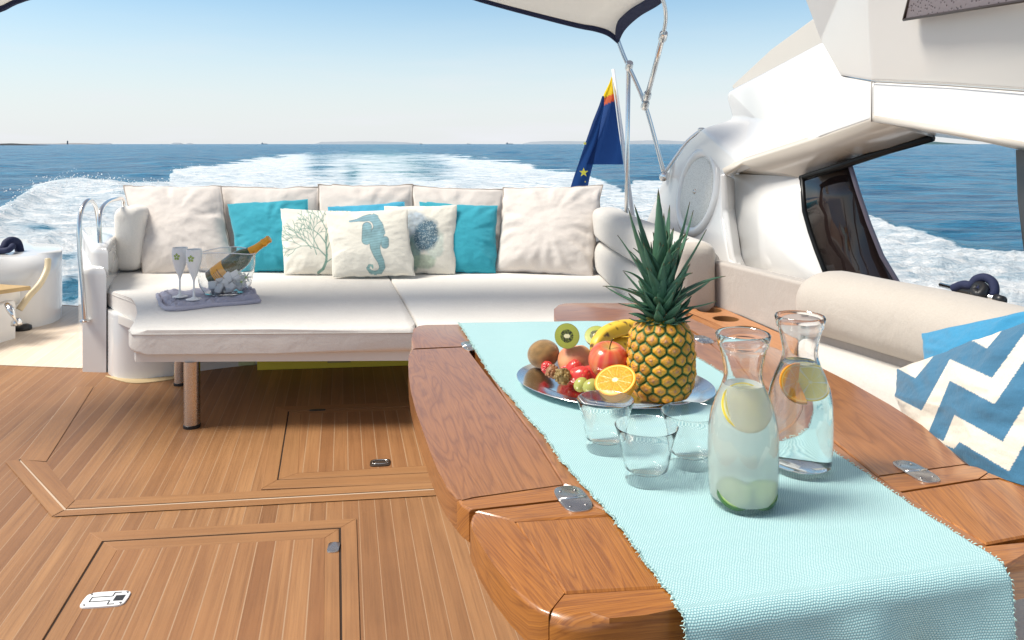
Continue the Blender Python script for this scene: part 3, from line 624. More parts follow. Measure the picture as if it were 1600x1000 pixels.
# ================================================================ PILLOWS
def pillow(name, corners, thick, mat, label, n=44, pinch=.05, colf=None, seed=0, group=None, wr=1.0, piping=None, cat='pillow', flat=.0, parts=None):
    """corners TL, TR, BR, BL as (px, py, depth)"""
    TL, TR, BR, BL = [P(*c) for c in corners]; px = [np.array(c[:2], float) for c in corners]
    u = np.linspace(-1, 1, n); U, Vv = np.meshgrid(u, u)      # Vv: -1 bottom .. 1 top
    pin = pinch * (1 - Vv ** 2) * np.sign(U) * np.abs(U) ** 3; pin2 = pinch * .8 * (1 - U ** 2) * np.sign(Vv) * np.abs(Vv) ** 3
    a = (U - pin + 1) / 2; b = (Vv - pin2 + 1) / 2
    jag = fbm(U * 3 + seed * 9.1, Vv * 3 + seed * 3.3, 3, seed) * .05
    a = a + jag * (np.abs(U) > .97) * (1 - np.abs(Vv) ** 6); b = b + np.roll(jag, 7) * (np.abs(Vv) > .97) * (1 - np.abs(U) ** 6)
    def bil(TL, TR, BR, BL, k): return (BL[k] * (1 - a) + BR[k] * a) * (1 - b) + (TL[k] * (1 - a) + TR[k] * a) * b
    base = np.stack([bil(TL, TR, BR, BL, k) for k in range(3)], -1)
    N = (TR - TL).cross(TL - BL).normalized(); N = N if N.dot(Vector((0, 0, CZ)) - (TL + TR + BR + BL) / 4) > 0 else -N; N = np.array(N)
    prof = np.clip((1 - np.abs(U) ** 2.6) * (1 - np.abs(Vv) ** 2.6), 0, 1) ** .55
    ang = np.arctan2(Vv, U); rad = np.hypot(U, Vv)
    fold = (vnoise(ang * 6 + seed, rad * 1.1, seed + 5) - .5) * np.clip(rad - .35, 0, 1) * 1.5
    fold2 = fbm(U * 1.6 + Vv * .8 + seed * 5, Vv * 3.2 - U * 1.0 + seed, 4, seed + 9)
    rid = np.abs(fbm(U * 1.5 + seed * 2.2, Vv * 2.5 + U + seed, 3, seed + 14))
    edge = np.clip(1 - np.maximum(np.abs(U), np.abs(Vv)), 0, 1); env = np.clip(edge * 6, 0, 1)
    bulge = (thick / 2) * prof * (1 - .18 * Vv) + wr * env * (  .020 * fold + .018 * fold2 - .020 * rid) * (thick / .16)
    fr = base + bulge[..., None] * N; bk = base - (thick / 2 * prof)[..., None] * N
    V = np.concatenate([fr.reshape(-1, 3), bk.reshape(-1, 3)]); i = np.arange(n * n).reshape(n, n)
    Q = np.stack([i[:-1, :-1], i[:-1, 1:], i[1:, 1:], i[1:, :-1]], -1).reshape(-1, 4); Q2 = Q[:, ::-1] + n * n
    ring = list(i[0, :]) + list(i[1:, -1]) + list(i[-1, -2::-1]) + list(i[-2:0:-1, 0]); m = n * n
    E = [(ring[k], ring[(k + 1) % len(ring)], ring[(k + 1) % len(ring)] + m, ring[k] + m)[::-1] for k in range(len(ring))]
    col = None
    if colf:
        pxx = 800 + fr[..., 0] * F / fr[..., 1]; pyy = HZ + (CZ - fr[..., 2]) * F / fr[..., 1]
        c = colf(pxx, pyy, U, Vv); col = np.concatenate([c.reshape(-1, 3), c.reshape(-1, 3)])
    t = thing(name, label, cat, tuple((BL + BR) / 2), group)
    mesh('cover', V, [tuple(q) for q in Q] + [tuple(q) for q in Q2] + E, mat, t, col=col)
    if piping:
        path = [Vector(fr.reshape(-1, 3)[k]) for k in ring]; path.append(path[0]); mesh('piping', *tube(path, .0045, 6, False), piping, t)
    return t
BG = 'big beige back pillows on the stern sofa'
pillow('pillow', [(193, 290, 4.92), (345, 291, 4.92), (368, 428, 4.62), (224, 431, 4.58)], .20, M['beige'], 'big beige back pillow at the left end of the sofa', seed=1, group=BG, piping=M['pipe'], n=70)
pillow('pillow', [(342, 291, 5.0), (498, 292, 5.0), (512, 425, 4.78), (362, 425, 4.78)], .17, M['beige'], 'beige back pillow directly behind the left turquoise pillow', seed=2, group=BG, piping=M['pipe'])
pillow('pillow', [(497, 288, 5.0), (645, 288, 5.0), (650, 425, 4.78), (500, 425, 4.78)], .17, M['beige'], 'beige back pillow behind the seahorse pillow, middle of the sofa', seed=3, group=BG, piping=M['pipe'])
pillow('pillow', [(643, 289, 5.0), (788, 296, 5.0), (790, 425, 4.78), (650, 425, 4.78)], .17, M['beige'], 'beige back pillow behind the right turquoise pillow', seed=4, group=BG, piping=M['pipe'])
pillow('pillow', [(786, 293, 4.90), (942, 289, 4.85), (926, 433, 4.50), (772, 424, 4.62)], .20, M['beige'], 'big beige back pillow at the right end of the sofa', seed=5, group=BG, piping=M['pipe'], n=70)
TG = 'turquoise pillows on the stern sofa'
pillow('pillow', [(355, 319, 4.80), (481, 311, 4.80), (480, 426, 4.62), (374, 426, 4.62)], .13, M['turq'], 'turquoise pillow behind the champagne bottle', seed=6, group=TG, pinch=.02, n=70)
pillow('pillow', [(512, 323, 4.84), (632, 315, 4.84), (640, 424, 4.66), (520, 424, 4.66)], .12, M['turq2'], 'turquoise pillow mostly hidden behind the seahorse pillow', seed=7, group=TG, pinch=.02)
pillow('pillow', [(655, 315, 4.80), (778, 321, 4.78), (775, 427, 4.58), (660, 426, 4.60)], .13, M['turq'], 'turquoise pillow beside the shell print pillow', seed=8, group=TG, pinch=.02, n=70)
cream = np.array((.80, .765, .67))
def segd(X, Y, a, b):
    ax, ay = a; bx, by = b; dx, dy = bx - ax, by - ay; t = np.clip(((X - ax) * dx + (Y - ay) * dy) / (dx * dx + dy * dy + 1e-9), 0, 1)
    return np.hypot(X - ax - t * dx, Y - ay - t * dy), t
def seahorse(px, py, U, Vv):
    X = (px - 430) * 5.333; Y = (py - 300) * 5.333; c = np.ones(X.shape + (3,)) * cream
    sp = [(620, 245, 7), (680, 236, 12), (740, 222, 26), (790, 212, 30), (835, 235, 36), (862, 290, 44), (850, 350, 62), (835, 410, 56), (832, 460, 44), (850, 520, 36), (880, 575, 30), (893, 625, 26), (875, 662, 22), (835, 675, 19), (795, 665, 16), (772, 635, 13), (785, 610, 11), (808, 612, 9), (812, 632, 7)]
    best = np.full(X.shape, 9.0); tt = np.zeros(X.shape)
    for i in range(len(sp) - 1):
        d, t = segd(X, Y, sp[i][:2], sp[i + 1][:2]); r = sp[i][2] * (1 - t) + sp[i + 1][2] * t
        q = d / r; m = q < best; best = np.where(m, q, best); tt = np.where(m, (i + t) / len(sp), tt)
    for (a, b, r) in (((765, 290), (760, 400), 42), ((915, 400), (915, 440), 34), ((880, 260), (905, 340), 14), ((820, 190), (850, 205), 12)):
        d, t = segd(X, Y, a, b); best = np.minimum(best, d / r)
    inside = np.clip((1.02 - best) * 9, 0, 1)[..., None]; outline = np.exp(-((best - .93) / .09) ** 2)[..., None]
    ribs = (.5 + .5 * np.sin(Y * .30 + X * .05))[..., None]; shade = fbm(X * .03, Y * .03, 3, 5)[..., None]
    bc = np.array((.22, .42, .52)) * (1 - tt[..., None]) + np.array((.24, .46, .42)) * tt[..., None]
    bc = bc * (1 - .22 * ribs + .5 * shade); bc = bc * (1 - .5 * outline)
    return c * (1 - inside * .92) + bc * inside * .92
def coralf(px, py, U, Vv):
    X = (px - 430) * 5.333; Y = (py - 300) * 5.333; c = np.ones(X.shape + (3,)) * cream; segs = []
    rr = random.Random(11)
    def br(x, y, a, L, w, d):
        x2 = x + math.cos(a) * L; y2 = y - math.sin(a) * L; segs.append(((x, y), (x2, y2), w, w * .75, d))
        if d > 6 or w < 1.3: return
        k = 2 if rr.random() < .8 else 1
        for s in ([1, -1] if k == 2 else [rr.choice((1, -1))]): br(x2, y2, a + s * rr.uniform(.2, .55) + rr.uniform(-.1, .1), L * rr.uniform(.74, .95), w * .74, d + 1)
    segs += [((360, 672), (400, 640), 12, 12, 0), ((400, 640), (425, 580), 12, 11, 0), ((425, 580), (430, 520), 11, 9, 0)]
    br(428, 540, 2.35, 95, 6, 1); br(430, 520, 1.65, 90, 8, 1); br(425, 430, 2.2, 80, 6, 2); br(420, 400, 1.5, 85, 6, 2); br(430, 480, 1.2, 90, 6, 2); br(300, 470, 2.2, 80, 4, 3); br(345, 520, 1.9, 70, 4, 3); br(420, 590, .6, 70, 5, 3)
    for a, b, w0, w1, d in segs:
        q, t = segd(X, Y, a, b); r = np.maximum(w0 * (1 - t) + w1 * t, 2.6); k = np.clip((r - q) / 3 + .4, 0, .9)[..., None]
        cc = np.array((.16, .30, .25)) if a[0] < 440 else np.array((.30, .33, .16)); c = c * (1 - k) + cc * k
    return c
def shellf(px, py, U, Vv):
    X = (px - 430) * 5.333; Y = (py - 300) * 5.333; c = np.ones(X.shape + (3,)) * cream
    def el(cx, cy, rx, ry, col, al, s, a=0):
        nonlocal c
        x = (X - cx) * math.cos(a) + (Y - cy) * math.sin(a); y = -(X - cx) * math.sin(a) + (Y - cy) * math.cos(a)
        d = np.hypot(x / rx, y / ry) + fbm(X * .02, Y * .02, 4, s) * .35; k = (np.clip((1 - d) * 4, 0, 1) * al)[..., None]
        c = c * (1 - k) + np.array(col) * (1 + .9 * fbm(X * .05, Y * .05, 3, s + 3)[..., None]) * k
    el(1160, 290, 130, 150, (.30, .40, .50), .75, 1); el(1150, 500, 70, 170, (.16, .30, .28), .8, 2); el(1240, 580, 110, 70, (.36, .46, .34), .7, 3); el(1330, 430, 90, 150, (.45, .56, .50), .55, 5)
    el(1260, 355, 115, 155, (.07, .15, .21), .95, 4, .2)
    sp = vnoise(X * .16, Y * .16, 8); k = (np.clip((sp - .60) * 6, 0, 1) * (np.hypot((X - 1260) / 115, (Y - 355) / 155) < 1) * .6)[..., None]; c = c * (1 - k) + np.array((.55, .62, .62)) * k
    return c
PG = 'cream pillows printed with sea motifs'
pillow('pillow', [(438, 326, 4.72), (548, 330, 4.70), (552, 429, 4.52), (444, 430, 4.52)], .11, M['print'], 'cream pillow printed with a branching green coral', n=150, colf=coralf, seed=9, group=PG, pinch=.02, wr=.8)
pillow('pillow', [(600, 322, 4.74), (714, 320, 4.72), (711, 428, 4.54), (600, 428, 4.54)], .11, M['print'], 'cream pillow printed with a dark speckled shell', n=150, colf=shellf, seed=10, group=PG, pinch=.02, wr=.8)
pillow('pillow', [(509, 331, 4.60), (637, 326, 4.60), (649, 431, 4.40), (520, 433, 4.40)], .11, M['print'], 'cream pillow printed with a blue seahorse', n=170, colf=seahorse, seed=12, group=PG, pinch=.025, wr=.8)
# ================================================================ RIGHT SIDE: moulding, opening, hardtop
arch = thing('hardtop_arch', 'white moulded arch carrying the hardtop on the right side', 'hardtop', (1.0, 3.2, .6))
def facets(name, pts, faces, mat, parent, th=.05, bev=.012, auto=35, bv=True):
    V = [P(*p) for p in pts]; o = mesh(name, V, faces, mat, parent, smooth=True)
    bm = bmesh.new(); bm.from_mesh(o.data); bmesh.ops.recalc_face_normals(bm, faces=bm.faces)
    n = sum((f.normal * f.calc_area() for f in bm.faces), Vector()); cc = sum((v.co for v in bm.verts), Vector()) / len(bm.verts)
    if n.dot(Vector((0, 0, 1.2)) - (cc + worldloc(parent))) < 0: bmesh.ops.reverse_faces(bm, faces=bm.faces)
    bm.to_mesh(o.data); bm.free()
    s = o.modifiers.new('thick', 'SOLIDIFY'); s.thickness = th; s.offset = -1; s.use_even_offset = False
    if not bv:
        o.data.set_sharp_from_angle(angle=R(auto))
    if bv:
        b = o.modifiers.new('bev', 'BEVEL'); b.width = bev; b.segments = 4; b.limit_method = 'ANGLE'; b.angle_limit = R(12)
        b.use_clamp_overlap = True; w = o.modifiers.new('wn', 'WEIGHTED_NORMAL'); w.keep_sharp = False
    return o
# aft wing with the speaker, white arm above the opening
def DW(x, y): return 1.74 / ((x - 800) / F + .2 + .2 * (y - HZ) / F)
W_ = lambda x, y: (x, y, DW(x, y))
pts = [W_(1006, 352), W_(1038, 272), W_(1070, 226), W_(1098, 199), (1144, 186, 3.85), (1176, 186, 3.60),
       W_(1128, 300), W_(1134, 272), (1160, 254, 3.30), (1280, 216, 2.80), (1362, 188, 2.42),
       (1362, 128, 2.42), (1310, 119, 2.66), (1282, 64, 2.95), (1132, 144, 3.86),
       W_(1128, 340), W_(1140, 400), W_(1152, 432), W_(1104, 424), W_(1060, 425), W_(1000, 428)]
facets('moulding', pts, [(0, 1, 6, 15), (1, 2, 7, 6), (2, 3, 8, 7), (3, 4, 5, 8), (5, 9, 8), (5, 12, 9), (12, 11, 10, 9), (4, 14, 5), (14, 13, 12, 5), (0, 15, 19, 20), (15, 16, 18, 19), (16, 17, 18)], M['gel'], arch, .06, .03)
# outer quarter panel in a warmer colour behind the arm
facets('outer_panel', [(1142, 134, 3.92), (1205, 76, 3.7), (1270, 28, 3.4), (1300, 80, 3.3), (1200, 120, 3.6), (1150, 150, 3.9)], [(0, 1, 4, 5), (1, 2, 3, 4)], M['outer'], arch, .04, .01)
# recessed wall of the opening, with its rounded return
rw = [(1134, 272, 3.42), (1160, 254, 3.30), (1149, 279, 3.52), (1165, 270, 3.5), (1136, 330, 3.46), (1150, 330, 3.50), (1146, 400, 3.38), (1160, 400, 3.42), (1160, 440, 3.32), (1178, 440, 3.36)]
facets('recess_return', [rw[0], rw[2], rw[5], rw[4], rw[7], rw[6], rw[9], rw[8], (1128, 300, 3.42)], [(0, 1, 2, 3), (3, 2, 4, 5), (5, 4, 6, 7)], M['gel'], arch, .03, .01)
facets('recess_wall', [(1147, 272, 3.53), (1200, 274, 3.26), (1254, 277, 3.02), (1256, 330, 3.0), (1275, 390, 2.92), (1292, 432, 2.86), (1300, 475, 2.82), (1172, 462, 3.36), (1150, 400, 3.47), (1147, 330, 3.51), (1205, 380, 3.2)],
       [(0, 1, 10, 9), (1, 2, 3, 10), (9, 10, 8), (10, 3, 4), (10, 4, 5), (8, 10, 7), (10, 5, 6, 7)], M['gel'], arch, .03, .004, bv=False)
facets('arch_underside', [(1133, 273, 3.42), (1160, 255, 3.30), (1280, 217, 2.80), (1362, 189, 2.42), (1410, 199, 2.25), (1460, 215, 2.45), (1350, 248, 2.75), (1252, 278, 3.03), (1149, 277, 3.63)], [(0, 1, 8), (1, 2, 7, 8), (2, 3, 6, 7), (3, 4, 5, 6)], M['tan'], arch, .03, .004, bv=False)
facets('ledge', [(1100, 405, 3.60), (1104, 424, 3.62), (1152, 434, 3.34), (1240, 452, 2.82), (1300, 470, 2.70), (1300, 452, 2.85), (1178, 432, 3.45), (1150, 418, 3.5)], [(0, 1, 2, 7), (7, 2, 6), (2, 3, 5, 6), (3, 4, 5)], M['gelwarm'], arch, .03, .004, bv=False)
# speaker: rim, cloth grille, centre dot, all on the wing face
nn = Vector((-1, -.2, .2)).normalized(); side = Vector((0, 0, 1)).cross(nn).normalized(); upv = nn.cross(side); pc = P(1090, 300, DW(1090, 300)) + nn * .004
sp = thing('speaker', 'round white loudspeaker set in the arch behind the pineapple', 'speaker', pc)
fr = Matrix((side, upv, nn)).transposed()
def onface(vf): return [fr @ Vector(p) + pc for p in vf[0]], vf[1]
SRX, SRY = .225, .225
v = lathe([(.78, .0), (.82, .012), (.93, .016), (1.0, .008), (1.02, -.02), (.78, -.02)], 72, closed=True); mesh('rim', *onface(xf(v, sc=(SRX, SRY, 1))), M['gel'], sp)
t = NT('speaker_grille'); vv = t.coords('Object'); vo = t.new('ShaderNodeTexVoronoi'); t.l(vv, vo.inputs['Vector']); vo.inputs['Scale'].default_value = 160
g = t.set(Base_Color=t.mix(t.ramp(vo.outputs[0], [(.2, 0.), (.5, 1.)]), (.60, .60, .55), (.80, .80, .75)), Roughness=.6, Normal=t.bump(vo.outputs[0], .5, .002))
mesh('grille', *onface(xf(lathe([(0, .012), (.4, .012), (.74, .008), (.79, -.004), (.79, -.015)], 72), sc=(SRX, SRY, 1))), g, sp)
mesh('centre_badge', *onface(xf(lathe([(0, .018), (.010, .017), (.014, .011)], 20), (0, 0, 0))), M['steelw'], sp)
# tinted window with black frame in the opening
win = thing('side_window', 'curved smoked side window with a black frame in the opening', 'window', (1.2, 2.9, .6))
wp_ = [(1254, 277, 3.0), (1326, 254, 2.80), (1341, 300, 2.80), (1358, 350, 2.79), (1378, 400, 2.78), (1402, 440, 2.76), (1425, 478, 2.75), (1305, 478, 2.84), (1292, 440, 2.86), (1275, 391, 2.91), (1258, 330, 2.97)]
facets('pane', wp_, [(0, 1, 2, 10), (10, 2, 3, 9), (9, 3, 4), (9, 4, 5, 8), (8, 5, 6, 7)], M['smoke'], win, .012, .002, bv=False)
mesh('frame', *join(tube([P(1252, 279, 2.98), P(1320, 257, 2.79), P(1390, 234, 2.62), P(1456, 215, 2.44)], .014, 8), tube([P(1253, 277, 2.97), P(1257, 330, 2.95), P(1266, 362, 2.92), P(1276, 391, 2.88), P(1292, 432, 2.83), P(1310, 475, 2.8)], .010, 8)), M['blackgloss'], win)
mesh('edge_trim', *tube([P(1327, 254, 2.79), P(1341, 300, 2.79), P(1358, 350, 2.78), P(1378, 400, 2.77), P(1402, 440, 2.75), P(1425, 478, 2.74)], .009, 8), simple('grey_trim', (.16, .14, .18), .3), win)
# interior seen in the smoked pane: headrest-like shapes of the side-deck locker
w2 = thing('side_window', 'narrow dark window post at the right edge of the opening', 'window', (1.15, 1.75, .7))
facets('pane', [(1587, 234, 1.78), (1660, 240, 1.5), (1670, 480, 1.45), (1612, 480, 1.70), (1598, 380, 1.75), (1590, 310, 1.78)], [(0, 1, 2, 3, 4, 5)], M['blackgloss'], w2, .02, .002, bv=False)
# hardtop beam and upper side
ht = [(1362, 128, 2.42), (1480, 134, 2.08), (1640, 146, 1.72), (1362, 188, 2.42), (1480, 208, 2.05), (1640, 243, 1.70), (1355, -60, 2.38), (1480, -60, 2.05), (1640, -60, 1.72), (1455, 215, 2.5), (1540, 224, 2.2), (1640, 238, 1.95), (1900, 165, 1.3), (1900, 290, 1.3), (1900, -60, 1.3), (1900, 280, 1.5)]
facets('beam', ht, [(0, 1, 4, 3), (1, 2, 5, 4), (2, 12, 13, 5)], M['gel'], arch, .05, .012)
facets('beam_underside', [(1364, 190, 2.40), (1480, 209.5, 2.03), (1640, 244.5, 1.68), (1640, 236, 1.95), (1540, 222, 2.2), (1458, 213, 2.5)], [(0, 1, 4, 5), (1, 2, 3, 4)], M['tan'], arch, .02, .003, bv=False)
facets('upper_side', [(1363, 127, 2.43), (1480, 133, 2.09), (1640, 145, 1.73), (1900, 163, 1.31), (1352, -100, 2.30), (1480, -100, 1.95), (1640, -100, 1.62), (1900, -100, 1.2), (1311, 118, 2.67), (1282, 64, 2.95), (1258, 0, 2.95), (1225, -100, 2.9)],
       [(0, 1, 5, 4), (1, 2, 6, 5), (2, 3, 7, 6), (8, 0, 4, 9), (9, 4, 10), (10, 4, 11)], M['gelwarm'], arch, .05, .01)
sm_ = simple('joint_sealant', (.30, .28, .26), .5)
mesh('joint', *tube([P(1362, 126, 2.412), P(1362, 160, 2.412), P(1362, 190, 2.412)], .0022, 6), sm_, arch)
mesh('joint', *tube([P(1362, 127.5, 2.412), P(1480, 133.5, 2.072), P(1640, 145.5, 1.712)], .0020, 6), sm_, arch)
mesh('joint', *tube([P(1150, 418, DW(1150, 418) - .02), P(1200, 436, 3.02), P(1262, 452, 2.78)], .0022, 6), sm_, arch)
vt = thing('vent_panel', 'grey dimpled vent panel at the top right', 'panel', P(1500, 0, 1.96))
def stone():
    t = NT('grey_dimpled_panel'); v = t.coords('Object', (1, 1, 1)); vo = t.new('ShaderNodeTexVoronoi'); t.l(v, vo.inputs['Vector']); vo.inputs['Scale'].default_value = 95
    d = t.ramp(vo.outputs[0], [(.18, 0.), (.35, 1.)])
    return t.set(Base_Color=t.mix(d, (.11, .085, .09), (.235, .195, .20)), Roughness=.45, Normal=t.bump(d, .6, .003))
vp_ = [(1412, 31, 2.15), (1421, -4, 2.12), (1428, -60, 2.05), (1640, -60, 1.575), (1640, -5, 1.60)]
facets('insert', vp_, [(0, 1, 2, 3, 4)], stone(), vt, .012, .003)
rim = [P(x, y, d - .004) for x, y, d in vp_]; rim.append(rim[0]); mesh('rim', *tube(rim, .004, 8), simple('dark_rim', (.05, .035, .03), .4), vt)

# ---------------- side coaming, teak console with cup holders
mesh_panel = thing('coaming_panel', 'beige upholstered side panel behind the cup holder console', 'panel', G(1160, 500, .56))
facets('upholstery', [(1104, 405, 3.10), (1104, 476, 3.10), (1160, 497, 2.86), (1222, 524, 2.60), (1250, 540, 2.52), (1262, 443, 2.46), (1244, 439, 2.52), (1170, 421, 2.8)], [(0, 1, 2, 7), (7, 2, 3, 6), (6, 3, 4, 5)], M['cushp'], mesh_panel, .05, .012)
con = thing('console', 'teak side console with three round cup holders', 'console', G(1140, 495, .56))
cp = xy([(1000, 472), (1108, 472), (1160, 495), (1222, 522), (1246, 534), (1225, 556), (1190, 545), (1125, 508), (1075, 487), (1000, 484)], .56)
cv, cf = prism([tuple(p) for p in cp], .50, .56, .004, 2)
co = mesh('top', cv, cf, M['woodc'], con, smooth=True, auto=30)
cut = []
HOL = [(1108, 484.5, .048), (1134, 498, .048), (1167, 514, .048)]
for x, y, r in HOL:
    c = G(x, y, .56); v_, f_ = lathe([(0, -.05), (r, -.05), (r, .02), (0, .02)], 32); cut.append(xf((v_, f_), c))
cu = mesh('cutter', *join(*cut), M['woodc'], None)
bo = co.modifiers.new('b', 'BOOLEAN'); bo.object = cu; bo.operation = 'DIFFERENCE'; bo.solver = 'EXACT'
dg = bpy.context.evaluated_depsgraph_get(); me2 = bpy.data.meshes.new_from_object(co.evaluated_get(dg)); co.modifiers.clear(); co.data = me2; bpy.data.objects.remove(cu)
me2.polygons.foreach_set('use_smooth', [False] * len(me2.polygons))
l_ = me2.uv_layers.new(name='UVMap') if not me2.uv_layers else me2.uv_layers[0]
ca = pang((1108, 472), (1222, 522)); cf_ = uvdir(ca); ofs = worldloc(con)
for p in me2.polygons:
    for li in p.loop_indices: l_.data[li].uv = cf_(me2.vertices[me2.loops[li].vertex_index].co + ofs, p.normal)
for x, y, r in HOL:
    c = G(x, y, .56); c.z = .56
    mesh('cup_holder', *xf(lathe([(0, -.046), (r * .9, -.046), (r * .985, -.04), (r * .985, -.001), (r * .93, -.001), (r * .9, -.035), (0, -.04)], 32), c), simple('cup_holder_wood', (.20, .09, .03), .4), con, auto=40)

# ---------------- right sofa along the side
rs = thing('side_sofa', 'beige side sofa with rolled backrest right of the table', 'sofa', (1.1, 1.6, 0))
up = [(1.0, 2.57), (1.09, 2.38), (1.20, 2.12), (1.31, 1.80), (1.45, 1.45), (1.58, 1.1), (1.7, .7)]
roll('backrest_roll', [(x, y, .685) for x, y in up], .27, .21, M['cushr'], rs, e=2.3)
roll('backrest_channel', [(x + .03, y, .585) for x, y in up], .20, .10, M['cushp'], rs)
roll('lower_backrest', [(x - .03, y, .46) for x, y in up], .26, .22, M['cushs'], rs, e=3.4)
seat = [(.62, 2.55), (1.0, 2.5), (1.1, 2.2), (1.3, 1.7), (1.6, .9), (1.7, .2), (.62, .2)]
mesh('seat_cushion', *prism(seat, .30, .41, .025, 4, botbev=True), M['cush'], rs, auto=60)
mesh('plinth', *prism([(.7, 2.5), (1.3, 2.5), (1.6, 1.6), (1.7, .2), (.7, .2)], 0, .30), M['gel'], rs, smooth=False)
# gunwale rail with black fender clip
gr = thing('gunwale_rail', 'short steel rail with a black rope clip beyond the side sofa', 'rail', P(1520, 455, 2.15))
mesh('tube', *tube([P(1470, 445, 2.3), P(1566, 469, 2.02)], .007, 12), M['steel'], gr)
mesh('end_cap', *tube([P(1556, 466, 2.035), P(1568, 470, 2.01)], .012, 12), M['black'], gr)
rc = thing('fender_clip', 'black rope fender clip wrapped over the short steel rail', 'clip', P(1530, 450, 2.1))
mesh('loop', *tube(smoothpath([P(1490, 451, 2.2), P(1505, 445, 2.17), P(1518, 446, 2.14), P(1526, 437, 2.13), P(1540, 434, 2.11), P(1552, 443, 2.09), P(1552, 459, 2.08), P(1535, 455, 2.1), P(1526, 449, 2.11)], 6), .0125, 10), M['navy'], rc)
mesh('knot', *tube(smoothpath([P(1522, 455, 2.10), P(1530, 461, 2.08), P(1538, 450, 2.09), P(1528, 446, 2.12), P(1519, 462, 2.12)], 5), .012, 10), M['black'], rc)
mesh('strap', *tube(smoothpath([P(1495, 452, 2.2), P(1510, 455, 2.16), P(1524, 458, 2.12)], 5), .011, 10), M['black'], rc)

# ---------------- chevron pillow and the turquoise one behind it
K = 3.573
def cx_(x): return 1340 + x / K
def chev(px, py, U, Vv):
    X = (px - 1340) * K; Y = (py - 480) * K
    bs = [[(60, 300), (210, 335), (322, 396), (415, 285), (520, 120), (630, 178), (722, 230), (790, 150), (870, 30), (1000, -200)],
          [(0, 400), (150, 470), (357, 577), (515, 290), (750, 395), (929, 150), (1100, -120)],
          [(0, 500), (200, 600), (395, 700), (515, 410), (765, 541), (929, 300), (1150, -60)],
          [(100, 560), (300, 660), (480, 748), (540, 602), (810, 751), (935, 545), (1200, 130)],
          [(200, 640), (400, 730), (538, 790), (570, 752), (845, 917), (940, 745), (1250, 250)],
          [(300, 800), (500, 900), (640, 960), (700, 940), (900, 1060), (1300, 480)],
          [(300, 950), (500, 1050), (640, 1110), (700, 1090), (900, 1210), (1300, 700)]]
    k = sum((Y > np.interp(X, [q[0] for q in b], [q[1] for q in b])).astype(int) for b in bs)
    blue = (k % 2 == 1)[..., None]; c = np.where(blue, np.array((.055, .175, .29)), np.array((.76, .69, .58)))
    return c
pillow('pillow', [(1440, 521, 1.76), (1640, 478, 1.40), (1690, 640, 1.30), (1450, 640, 1.60)], .07, fabric('sky_blue_fabric', (.045, .27, .47)), 'sky blue pillow leaning behind the chevron pillow', n=60, seed=20, pinch=.03, group='pillows on the side sofa')
pillow('pillow', [(1401, 577, 1.66), (1640, 486, 1.22), (1740, 900, 1.02), (1455, 770, 1.46)], .15, M['print'], 'large pillow with bold blue and cream chevron stripes', n=220, seed=21, pinch=.05, colf=chev, group='pillows on the side sofa', wr=.8)

# ================================================================ BIMINI CANOPY, FRAME, FLAG
can = thing('canopy', 'white fabric bimini canopy with navy edging over the stern', 'canopy', P(965, 60, 4.2))
rear = [P(-260, 40, 3.6), P(-60, 26, 3.85), P(0, 11, 3.95), P(60, -12, 4.0), P(300, -70, 4.1), P(560, -60, 4.15), P(750, -4, 4.2), P(830, 18, 4.2), P(900, 36, 4.2), P(930, 42, 4.2), P(950, 49, 4.2), P(965, 61, 4.2)]
rear = smoothpath(rear, 6)
def cz_front(i, m): return None
m = len(rear); V, Fc = [], []; rows = 14
corner = rear[-1]
right = smoothpath([P(965, 61, 4.2), P(975, 40, 4.08), P(998, 18, 3.85), P(1030, -2, 3.62), P(1050, -25, 3.45)], 8)
for j in range(rows):
    s = j / (rows - 1); q = right[int(s * (len(right) - 1))]
    dz = q.z - corner.z; dx = q.x - corner.x; dy = q.y - corner.y
    for i, p in enumerate(rear):
        t = i / (m - 1); sag = .05 * math.sin(math.pi * min(1, t * 1.0)) * math.sin(math.pi * s)
        V.append(Vector((p.x + dx * t, p.y + dy, p.z + (dz) - (p.z - corner.z) * .25 * s - sag)))
for j in range(rows - 1):
    for i in range(m - 1): Fc.append((j * m + i, j * m + i + 1, (j + 1) * m + i + 1, (j + 1) * m + i))
ft = NT('canopy_fabric'); vv = ft.coords('Object')
ft.set(Base_Color=(.80, .78, .74), Roughness=.9, Normal=ft.bump(ft.noise(vv, 4, 3), .2, .02))
trl = ft.new('ShaderNodeBsdfTranslucent'); trl.inputs[0].default_value = (.8, .78, .74, 1); ms = ft.new('ShaderNodeMixShader'); ms.inputs[0].default_value = .55
ft.l(ft.b.outputs[0], ms.inputs[1]); ft.l(trl.outputs[0], ms.inputs[2]); ft.l(ms.outputs[0], ft.n['Material Output'].inputs[0])
o = mesh('fabric', V, Fc, ft.m, can); sm = o.modifiers.new('t', 'SOLIDIFY'); sm.thickness = .002
def band(path, w, mat, parent, name, up=Vector((0, 0, 1)), dirv=None):
    V, Fc = [], []; n = len(path)
    for i, p in enumerate(path):
        V += [p + Vector((0, -.012, .010)), p + Vector((0, -.012, -w)), p + Vector((0, .006, -w)), p + Vector((0, .006, .010))]
    for i in range(n - 1):
        for k in range(4): Fc.append((i * 4 + k, i * 4 + (k + 1) % 4, (i + 1) * 4 + (k + 1) % 4, (i + 1) * 4 + k))
    Fc += [(3, 2, 1, 0), ((n - 1) * 4, (n - 1) * 4 + 1, (n - 1) * 4 + 2, (n - 1) * 4 + 3)]
    return mesh(name, V, Fc, mat, parent, smooth=False)
band(rear, .026, M['navy'], can, 'rear_edging')
rb = right; V, Fc = [], []
for i, p in enumerate(rb):
    w = .05 * min(1, .25 + i / 14)
    V += [p + Vector((.004, 0, .004)), p + Vector((-w, -.01, .006)), p + Vector((-w, -.01, -.004)), p + Vector((.004, 0, -.026))]
